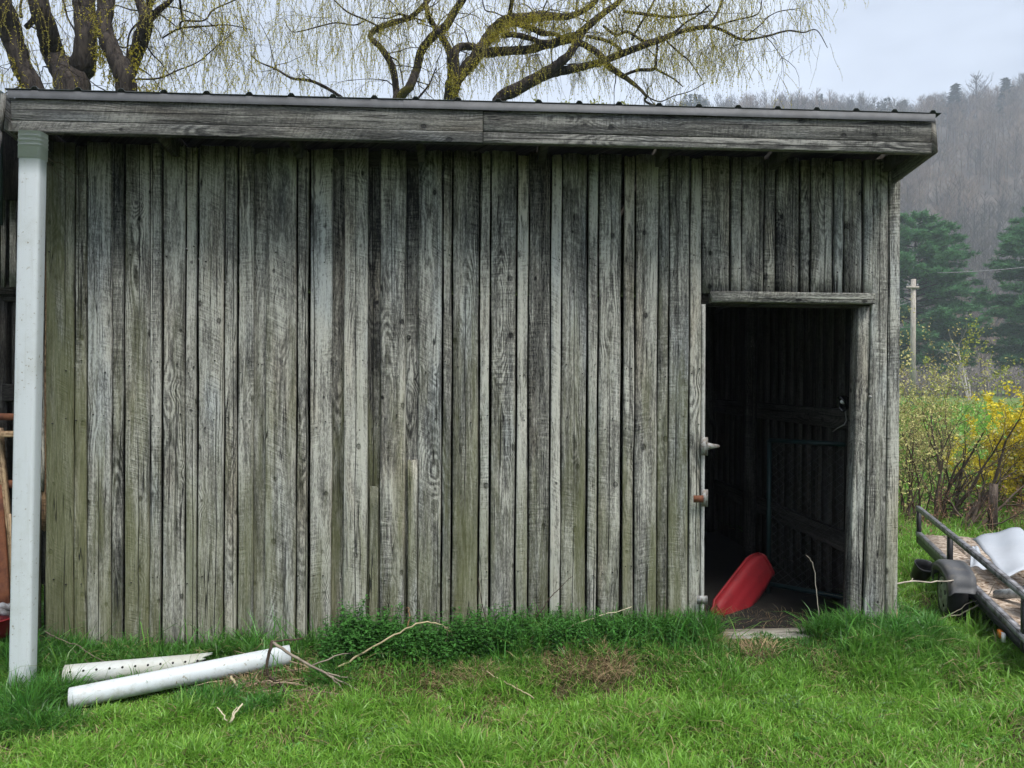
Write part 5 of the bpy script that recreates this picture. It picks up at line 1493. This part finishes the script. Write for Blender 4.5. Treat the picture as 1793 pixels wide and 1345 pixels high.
# sapling in front of the pines
x, y = cz(1697, 70); t = thing('bare_sapling', 'slender leafless sapling in front of the pines', 'tree', (x, y, 0))
a, b = MB(), MB(); twiggy(a, b, (x, y, 0), np.random.default_rng(8), 3, 5.6, .28, (.34, .31, .28), (.3, .3, .2), .03, 0, .085, lvl=2)
a.build('trunk', TWIG, t, origin=(x, y, 0))

x, y = cz(1598, 45); zt = P(1597, 489, y).z
pole = thing('utility_pole', 'weathered utility pole with short crossarm in front of the pines', 'pole', (x, y, 0))
PW = make_bark('weathered_pole', (.30, .27, .24), (.46, .42, .37))
m = MB(); m.tube([(x, y, -.3), (x, y, zt * .5), (x, y, zt)], [.17, .155, .135], 12); m.build('post', PW, pole, smooth=True, origin=(x, y, 0))
m = MB(); m.box((x - .52, y - .20, zt - .58), (x + .24, y - .10, zt - .44)); m.build('crossarm', PW, pole, origin=(x, y, zt - .5))
for dx in (-.45, .16):
    m = MB(); m.tube([(x + dx, y - .15, zt - .44), (x + dx, y - .15, zt - .36), (x + dx, y - .15, zt - .30)], [.03, .055, .03], 8); m.build('insulator', plain('insulator_grey', (.25, .27, .28), .3), pole, smooth=True, origin=(x + dx, y, zt))
def wire(label, a, b, sag, rad):
    a, b = Vector(a), Vector(b); pts = [a.lerp(b, i / 14) - Vector((0, 0, sag * 4 * (i / 14) * (1 - i / 14))) for i in range(15)]
    m = MB(); m.tube(pts, rad, 5); tag(m.build('power_line', STEELGREY, smooth=True, origin=tuple(a)), label, 'wire')
ex = cz(1300, 40)
wire('power line running left from the pole crossarm', (x - .2, y - .15, zt - 1.35), (ex[0], ex[1], zt - 4.2), .2, .022)
wire('lower service wire running left from the pole', (x - .1, y - .15, zt - 2.9), (ex[0], ex[1], zt - 3.2), .15, .018)
e1, e2 = cz(1640, 88), cz(2050, 80)
wire('dark reddish wire crossing between the two pines', (e1[0], e1[1], P(1640, 478, e1[1]).z), (e2[0], e2[1], P(2050, 420, e2[1]).z), .8, .05)

# ------------------------------------------------------------------ grass
def blades(mb, x, y, h, w, lean, ang, col, z=None, curl=1.0):
    n = len(x); z = gz(x, y) - .004 if z is None else z
    dx, dy = np.cos(ang), np.sin(ang); fx_ = rng.uniform(0, 6.283, n); sx, sy = np.cos(fx_), np.sin(fx_)
    V = np.zeros((n, 7, 3))
    for k, (t, ww) in enumerate(((0, 1.0), (.4, .9), (.75, .6))):
        off = lean * h * t ** (1 + curl); zz = h * t * (1 - .25 * lean * t)
        px, py, pz_ = x + dx * off, y + dy * off, z + zz
        V[:, 2 * k] = np.stack([px - sx * w * ww, py - sy * w * ww, pz_], 1)
        V[:, 2 * k + 1] = np.stack([px + sx * w * ww, py + sy * w * ww, pz_], 1)
    V[:, 6] = np.stack([x + dx * lean * h, y + dy * lean * h, z + h * (1 - .35 * lean)], 1)
    b = np.arange(n)[:, None] * 7
    C = np.repeat(col[:, None, :], 7, 1).copy()
    C[:, :2] *= .75; C[:, 6] *= 1.12
    mb.v.append(V.reshape(-1, 3)); mb.c.append(C.reshape(-1, 3)); mb.hascol = True
    mb.f.setdefault(4, []).append(np.concatenate([b + np.array([[0, 1, 3, 2]]), b + np.array([[2, 3, 5, 4]])]) + mb.n)
    mb.f.setdefault(3, []).append(b + np.array([[4, 5, 6]]) + mb.n)
    mb.n += n * 7

def by_pipe(x, y, wide=.17):
    near = np.zeros(len(x))
    for ax_, ay_, bx_, by_ in PIPES:
        t_ = np.clip(((x - ax_) * (bx_ - ax_) + (y - ay_) * (by_ - ay_)) / ((bx_ - ax_) ** 2 + (by_ - ay_) ** 2), 0, 1)
        dx_, dy_ = x - (ax_ + t_ * (bx_ - ax_)), y - (ay_ + t_ * (by_ - ay_))
        near = np.maximum(near, np.clip(1 - np.hypot(dx_, dy_) / wide, 0, 1) ** .5 * (dy_ < .06))
    return near
def in_shed(x, y): return (x > XL - .02) & (x < XR + .01) & (y > -.035)
TUFTS = []            # (x, y, radius, height, darkness)
def tuft(px, py, rad, h, dark=1.0, z=.06):
    p = PZ(px, py, z)
    if p.y > -.09 and XL < p.x < XR: p = P(px, py, -.09)
    TUFTS.append((p.x, p.y, rad, h, dark))
for a in ((60, 1235, .20, .21), (100, 1205, .16, .19), (20, 1180, .16, .17), (15, 1260, .16, .15), (95, 1260, .13, .14), (220, 1192, .11, .13), (255, 1178, .07, .11), (290, 1168, .06, .09), (380, 1218, .17, .12), (450, 1225, .12, .11), (330, 1222, .10, .09),
          (1010, 1120, .12, .20), (1040, 1130, .10, .17), (930, 1125, .09, .15), (1140, 1120, .12, .20), (1190, 1125, .12, .17), (1235, 1130, .10, .20), (1440, 1130, .14, .15), (1490, 1120, .14, .17), (1530, 1128, .13, .15), (1560, 1135, .10, .14),
          (430, 1125, .05, .18), (445, 1120, .04, .14), (1600, 1110, .12, .15), (560, 1200, .12, .11), (100, 1130, .05, .15), (1545, 1095, .06, .16), (870, 1125, .08, .13), (900, 1120, .07, .15), (960, 1118, .10, .19), (1075, 1122, .10, .16), (1105, 1118, .09, .17), (1160, 1116, .10, .19), (1215, 1118, .08, .20), (1245, 1120, .05, .20), (480, 1128, .05, .10), (330, 1135, .06, .10), (150, 1145, .06, .10), (1460, 1112, .10, .15), (1505, 1105, .08, .17), (1555, 1105, .08, .14), (545, 1120, .05, .14)):
    tuft(*a)
def grass_field(mb, n, x0, x1, y0, y1, hscale, wscale, seed, far=False):
    r = np.random.default_rng(seed)
    x = r.uniform(x0, x1, n); y = r.uniform(y0, y1, n)
    dens = fnoise(x * 2.3 + 7, y * 2.3 + 3, 12)
    keep = ~in_shed(x, y) & (r.uniform(0, 1, n) < np.clip(.35 + 1.7 * (dens - .22), .15, 1))
    bx0, bx1 = P(590, 1170, -.5).x, P(1160, 1170, -.5).x
    bank = sstep(bx0, bx0 + .25, x) * sstep(bx1, bx1 - .3, x) * sstep(-.72, -.60, y) * sstep(-.24, -.36, y)
    keep &= r.uniform(0, 1, len(x)) > .78 * bank * sstep(.36, .52, fnoise(x * 4 + 1, y * 4 + 2, 77, 2))
    x, y, dens = x[keep], y[keep], dens[keep]; n = len(x)
    p1 = fnoise(x * 1.5 + 30, y * 1.5 + 2, 40); p2 = fnoise(x * 5 + 3, y * 5 + 8, 41, 2)
    h = (.014 + .075 * p1 + .125 * p2 ** 2.5) * hscale * r.uniform(.55, 1.35, n)
    dark = np.zeros(n)
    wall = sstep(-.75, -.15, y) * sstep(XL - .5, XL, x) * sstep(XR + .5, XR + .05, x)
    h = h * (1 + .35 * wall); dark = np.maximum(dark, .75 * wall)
    if not far:
        for (tx, ty, tr, th_, dk) in TUFTS:
            d = np.hypot(x - tx, (y - ty)); f = np.clip(1 - d / (tr * 1.3), 0, 1) ** .7
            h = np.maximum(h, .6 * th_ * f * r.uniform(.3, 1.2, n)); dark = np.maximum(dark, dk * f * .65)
    h = h * (1 - .72 * by_pipe(x, y))
    lit = np.exp(-(((x - P(500, 1195, -.45).x) / .28) ** 2 + ((y + .47) / .13) ** 2)); h = h * (1 - .6 * lit)
    door = (x > tx0 - .02) & (x < tx1 - .14) & (y > -.42); h = np.where(door, h * np.where(y > -.3, .25, .6), h)
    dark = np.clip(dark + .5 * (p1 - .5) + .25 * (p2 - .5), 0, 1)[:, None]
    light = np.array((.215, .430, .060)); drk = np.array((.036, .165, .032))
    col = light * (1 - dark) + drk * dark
    col = col * r.uniform(.65, 1.30, (n, 1))
    yl = (r.uniform(0, 1, n) < .12)[:, None]; col = np.where(yl, col * np.array((1.35, 1.08, 1.3)), col)
    dry = (r.uniform(0, 1, n) < .05 + .10 * (dens < .40))[:, None]
    col = np.where(dry, np.array((.44, .36, .19)) * r.uniform(.6, 1.2, (n, 1)), col)
    lean = np.clip(r.normal(.65, .35, n), .05, 1.4); lean = np.where(dry[:, 0], lean + .5, lean)
    w = r.uniform(.0015, .0034, n) * wscale * (1 + h * 4)
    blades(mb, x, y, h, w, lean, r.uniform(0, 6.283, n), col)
g = MB()
grass_field(g, 225000, -3.6, 4.1, -1.75, -.02, 1.0, 1.0, 1)
grass_field(g, 14000, -6, 6, -3.4, -1.75, 1.0, 1.6, 2)
grass_field(g, 9000, -6.5, -3.6, -1.75, 1.0, 1.3, 1.6, 3)
grass_field(g, 9000, -3.6, XL - .02, -.1, 1.2, 1.4, 1.3, 8)
grass_field(g, 52000, XR + .01, 6.8, -.9, 4.5, 1.5, 1.25, 4, True)
grass_field(g, 9000, 4.1, 8.0, -1.75, -.4, 1.3, 1.5, 7, True)
grass_field(g, 26000, 2.6, 14, 4.5, 14, 2.4, 3.2, 5, True)
grass_field(g, 16000, 4, 34, 14, 44, 4.5, 8, 6, True)
r = np.random.default_rng(21)                     # dense blades of the tall tufts
for (tx, ty, tr, th_, dk) in TUFTS:
    n = int(620 * (tr / .15) ** 1.2)
    lob = r.normal(0, tr * .45, (5, 2)); li = r.integers(0, 5, n)
    a = r.uniform(0, 6.283, n); d = tr * .75 * np.abs(r.normal(0, .6, n)); x = tx + lob[li, 0] + np.cos(a) * d; y = ty + lob[li, 1] * .7 + np.sin(a) * d * .8
    d = np.minimum(d, tr)
    k = ~in_shed(x, y); x, y, a, d = x[k], y[k], a[k], d[k]; n = len(x)
    h = th_ * r.uniform(.3, 1.3, n) * (1 - .4 * (d / tr) ** 2)
    h = h * (1 - .70 * by_pipe(x, y, .14))
    col = np.array((.065, .205, .036)) * r.uniform(.5, 1.6, (n, 1)) + np.array((.05, .05, .0)) * (r.uniform(0, 1, (n, 1)) ** 3)
    blades(g, x, y, h, r.uniform(.0018, .0040, n), np.clip(r.normal(.65, .35, n), .1, 1.5), a + r.normal(0, .7, n), col)
n = 1500                                           # long single blades along the foot of the wall
x = P(0, 1100, -.2).x + (P(1600, 1100, -.2).x - P(0, 1100, -.2).x) * r.uniform(0, 1, n); y = -r.uniform(.05, .42, n)
k = (fnoise(x * 3 + 4, y * 0 + 2, 91, 2) > .42) & ~((x > tx0 + .02) & (x < tx1 - .25)); x, y = x[k], y[k]; n = len(x)
y = y - .15 * by_pipe(x, y, .2)
blades(g, x, y, r.uniform(.10, .32, n) * (1 - .6 * by_pipe(x, y, .2)), r.uniform(.0018, .0042, n), np.clip(r.normal(.7, .4, n), .1, 1.6), r.uniform(0, 6.283, n), np.array((.070, .220, .036)) * r.uniform(.5, 1.7, (n, 1)) + np.array((.10, .07, .02)) * r.uniform(0, 1, (n, 1)) ** 4)
tag(g.build('grass', GRASS), 'bright green spring grass of the lawn and along the shed', 'grass', kind='stuff')

# dead straw and thatch
dg = MB(); r = np.random.default_rng(31)
for px, py, rad, n, hh in ((545, 1222, .10, 420, .07), (832, 1190, .09, 420, .10), (868, 1205, .08, 260, .05), (1050, 1178, .18, 900, .10), (985, 1150, .12, 500, .11), (1130, 1145, .08, 260, .11), (880, 1245, .08, 170, .03), (1525, 1306, .05, 330, .03), (1465, 1178, .10, 260, .06),
                       (960, 1185, .14, 420, .08), (770, 1190, .10, 220, .08), (660, 1190, .10, 200, .07), (1580, 1100, .12, 240, .10), (1620, 1150, .14, 160, .08), (430, 1200, .14, 420, .06), (520, 1190, .10, 260, .06), (190, 1235, .12, 160, .03), (1330, 1160, .12, 160, .09), (735, 1165, .06, 160, .07), (40, 1300, .10, 160, .03), (1250, 1150, .08, 200, .1)):
    p = PZ(px, py, .05); a = r.uniform(0, 6.283, n); d = rad * np.sqrt(r.uniform(0, 1, n)); x = p.x + np.cos(a) * d; y = p.y + np.sin(a) * d * .7
    col = np.array((.40, .30, .17)) * r.uniform(.35, 1.35, (n, 1)) * np.array((1, 1, 1)) 
    k = ~in_shed(x, y); x, y, a, col = x[k], y[k], a[k], col[k]; n = len(x)
    blades(dg, x, y, hh * r.uniform(.4, 1.3, n), r.uniform(.0010, .0024, n), r.uniform(.5, 1.9, n), a + r.normal(0, 1.2, n), col, curl=.6)
n = 3800
x = r.uniform(P(590, 1170, -.5).x, P(1170, 1170, -.5).x, n); y = r.uniform(-.68, -.26, n)
k = fnoise(x * 4 + 1, y * 4 + 2, 77, 2) > .47; x, y = x[k], y[k]; n = len(x)
blades(dg, x, y, r.uniform(.02, .10, n), r.uniform(.0009, .0022, n), r.uniform(.5, 1.8, n), r.normal(-1.57, 1.1, n), np.array((.36, .26, .15)) * r.uniform(.25, 1.35, (n, 1)), curl=.6)
n = 260
x = r.uniform(tx0 + .02, tx1 - .05, n); y = r.uniform(.03, .55, n)
blades(dg, x, y, r.uniform(.02, .09, n), r.uniform(.001, .002, n), r.uniform(.6, 1.9, n), r.uniform(0, 6.283, n), np.array((.20, .15, .09)) * r.uniform(.3, 1.3, (n, 1)), z=np.full(n, .083), curl=.6)
tag(dg.build('dead_grass', DRY), 'tufts of tan dead grass on the bank below the wall', 'dead grass', kind='stuff')

# leafy weeds at the foot of the wall
wd_ = MB(); r = np.random.default_rng(41)
def weed(x, y, h, col, leaf):
    z0 = float(gz(x, y)); nl = max(3, int(h / .017)); dx, dy = r.normal(0, .18, 2)
    pts = [(x + dx * h * t * t, y + dy * h * t * t, z0 + h * t) for t in (0, .33, .66, 1)]
    wd_.tube(pts, [.0022, .002, .0017, .001], 3, cap=False, col=np.array(col) * .7)
    for i in range(nl):
        t = .2 + .8 * i / (nl - 1); c = np.array([x + dx * h * t * t, y + dy * h * t * t, z0 + h * t]); a0 = i * 1.57 + r.uniform(-.4, .4)
        for s in (0, math.pi):
            a = a0 + s; d = np.array([math.cos(a), math.sin(a), r.uniform(-.15, .55)]); d /= np.linalg.norm(d); sd = np.array([-math.sin(a), math.cos(a), 0]); L = leaf * r.uniform(.6, 1.25) * (1.1 - .45 * t)
            dr = np.array([0, 0, -.25 * L])
            V = [c, c + d * L * .35 + sd * L * .28, c + d * L * .75 + sd * L * .18 + dr * .5, c + d * L + dr, c + d * L * .75 - sd * L * .18 + dr * .5, c + d * L * .35 - sd * L * .28]
            wd_.add(V, [(0, 1, 2, 3), (0, 3, 4, 5)], np.array(col) * r.uniform(.6, 1.4))
for px0, px1, y0, y1, n, hh, lf in ((565, 705, -.42, -.05, 160, .19, .036), (690, 800, -.42, -.06, 140, .18, .034), (800, 910, -.36, -.05, 140, .21, .034), (900, 1010, -.36, -.05, 110, .18, .030), (1010, 1130, -.36, -.05, 110, .18, .030), (1130, 1225, -.30, -.05, 60, .17, .028), (595, 690, -.30, -.05, 70, .25, .038)):
    for _ in range(n):
        y = r.uniform(y0, y1); x = P(r.uniform(px0, px1), 1100, y).x
        weed(x, y, hh * r.uniform(.5, 1.15), (.060, .185, .035), lf)
for px0, px1, py0, py1, n in ((1270, 1405, 1232, 1258, 70), (1425, 1570, 1238, 1285, 55), (1640, 1720, 1235, 1262, 40), (560, 690, 1270, 1310, 30)):
    for _ in range(n):
        p = PZ(r.uniform(px0, px1), r.uniform(py0, py1), .01); weed(p.x, p.y, r.uniform(.03, .07), (.125, .215, .085), .026)
def rosette(px, py, n, L, col):
    p = PZ(px, py, .01); z0 = float(gz(p.x, p.y)) + .008
    for i in range(n):
        a = r.uniform(0, 6.283); l = L * r.uniform(.6, 1.2); d = np.array((math.cos(a), math.sin(a), 0)); sd = np.array((-math.sin(a), math.cos(a), 0)); up = np.array((0, 0, 1.0)); c = np.array((p.x, p.y, z0)); w = l * .16
        V = [c, c + d * l * .35 + sd * w * .6 + up * l * .32, c + d * l * .7 + sd * w + up * l * .42, c + d * l + up * l * .25, c + d * l * .7 - sd * w + up * l * .42, c + d * l * .35 - sd * w * .6 + up * l * .32]
        wd_.add(V, [(0, 1, 2, 3), (0, 3, 4, 5)], np.array(col) * r.uniform(.65, 1.4))
for _ in range(85):
    rosette(r.uniform(-60, 1850), 1205 + 170 * r.uniform(0, 1) ** .8, r.integers(5, 10), r.uniform(.025, .055), (.12, .30, .07))
for _ in range(9):
    p = PZ(208 + r.normal(0, 6), 1218 + r.normal(0, 3), .02); weed(p.x, p.y, r.uniform(.04, .10), (.085, .19, .05), .05)
tag(wd_.build('leafy_weeds', LEAF), 'dark green leafy weeds along the foot of the wall', 'weeds', kind='stuff')

# clods of bare earth on the worn bank
cl = MB(); r = np.random.default_rng(51)
for px, py, n, s in ((705, 1172, 26, .030), (745, 1175, 14, .024), (1525, 1308, 40, .014), (850, 1195, 12, .02), (640, 1235, 8, .014), (480, 1195, 14, .02), (1060, 1190, 12, .022)):
    for _ in range(n):
        p = PZ(px + r.normal(0, 16), py + r.normal(0, 7), .04); c = np.array([p.x, p.y, float(gz(p.x, p.y)) + r.uniform(0, .012)]); k = s * r.uniform(.4, 1.2)
        v = np.array([(1, 0, 0), (-1, 0, 0), (0, 1, 0), (0, -1, 0), (0, 0, .8), (0, 0, -.8)]) * k * r.uniform(.6, 1.3, (6, 3))
        cl.add(v + c, [(0, 2, 4), (2, 1, 4), (1, 3, 4), (3, 0, 4), (2, 0, 5), (1, 2, 5), (3, 1, 5), (0, 3, 5)], np.array((.060, .040, .028)) * r.uniform(.5, 1.5))
tag(cl.build('soil_clods', TWIG), 'dark crumbs of bare soil on the bank', 'soil', kind='stuff')

# ------------------------------------------------------------------ misty air
HAZE = 0.00080
t = NT('mist'); v = t.t.nodes.new('ShaderNodeVolumePrincipled')
v.inputs['Density'].default_value = HAZE; v.inputs['Color'].default_value = (.80, .88, 1, 1); v.inputs['Anisotropy'].default_value = 0.0
t.t.links.new(v.outputs[0], t.out.inputs['Volume'])
m = MB(); m.box((-2000, -1000, -2.5), (2000, 1700, 262))
tag(m.build('haze', t.m), 'pale mist lying over the valley and hills', 'haze', kind='stuff')
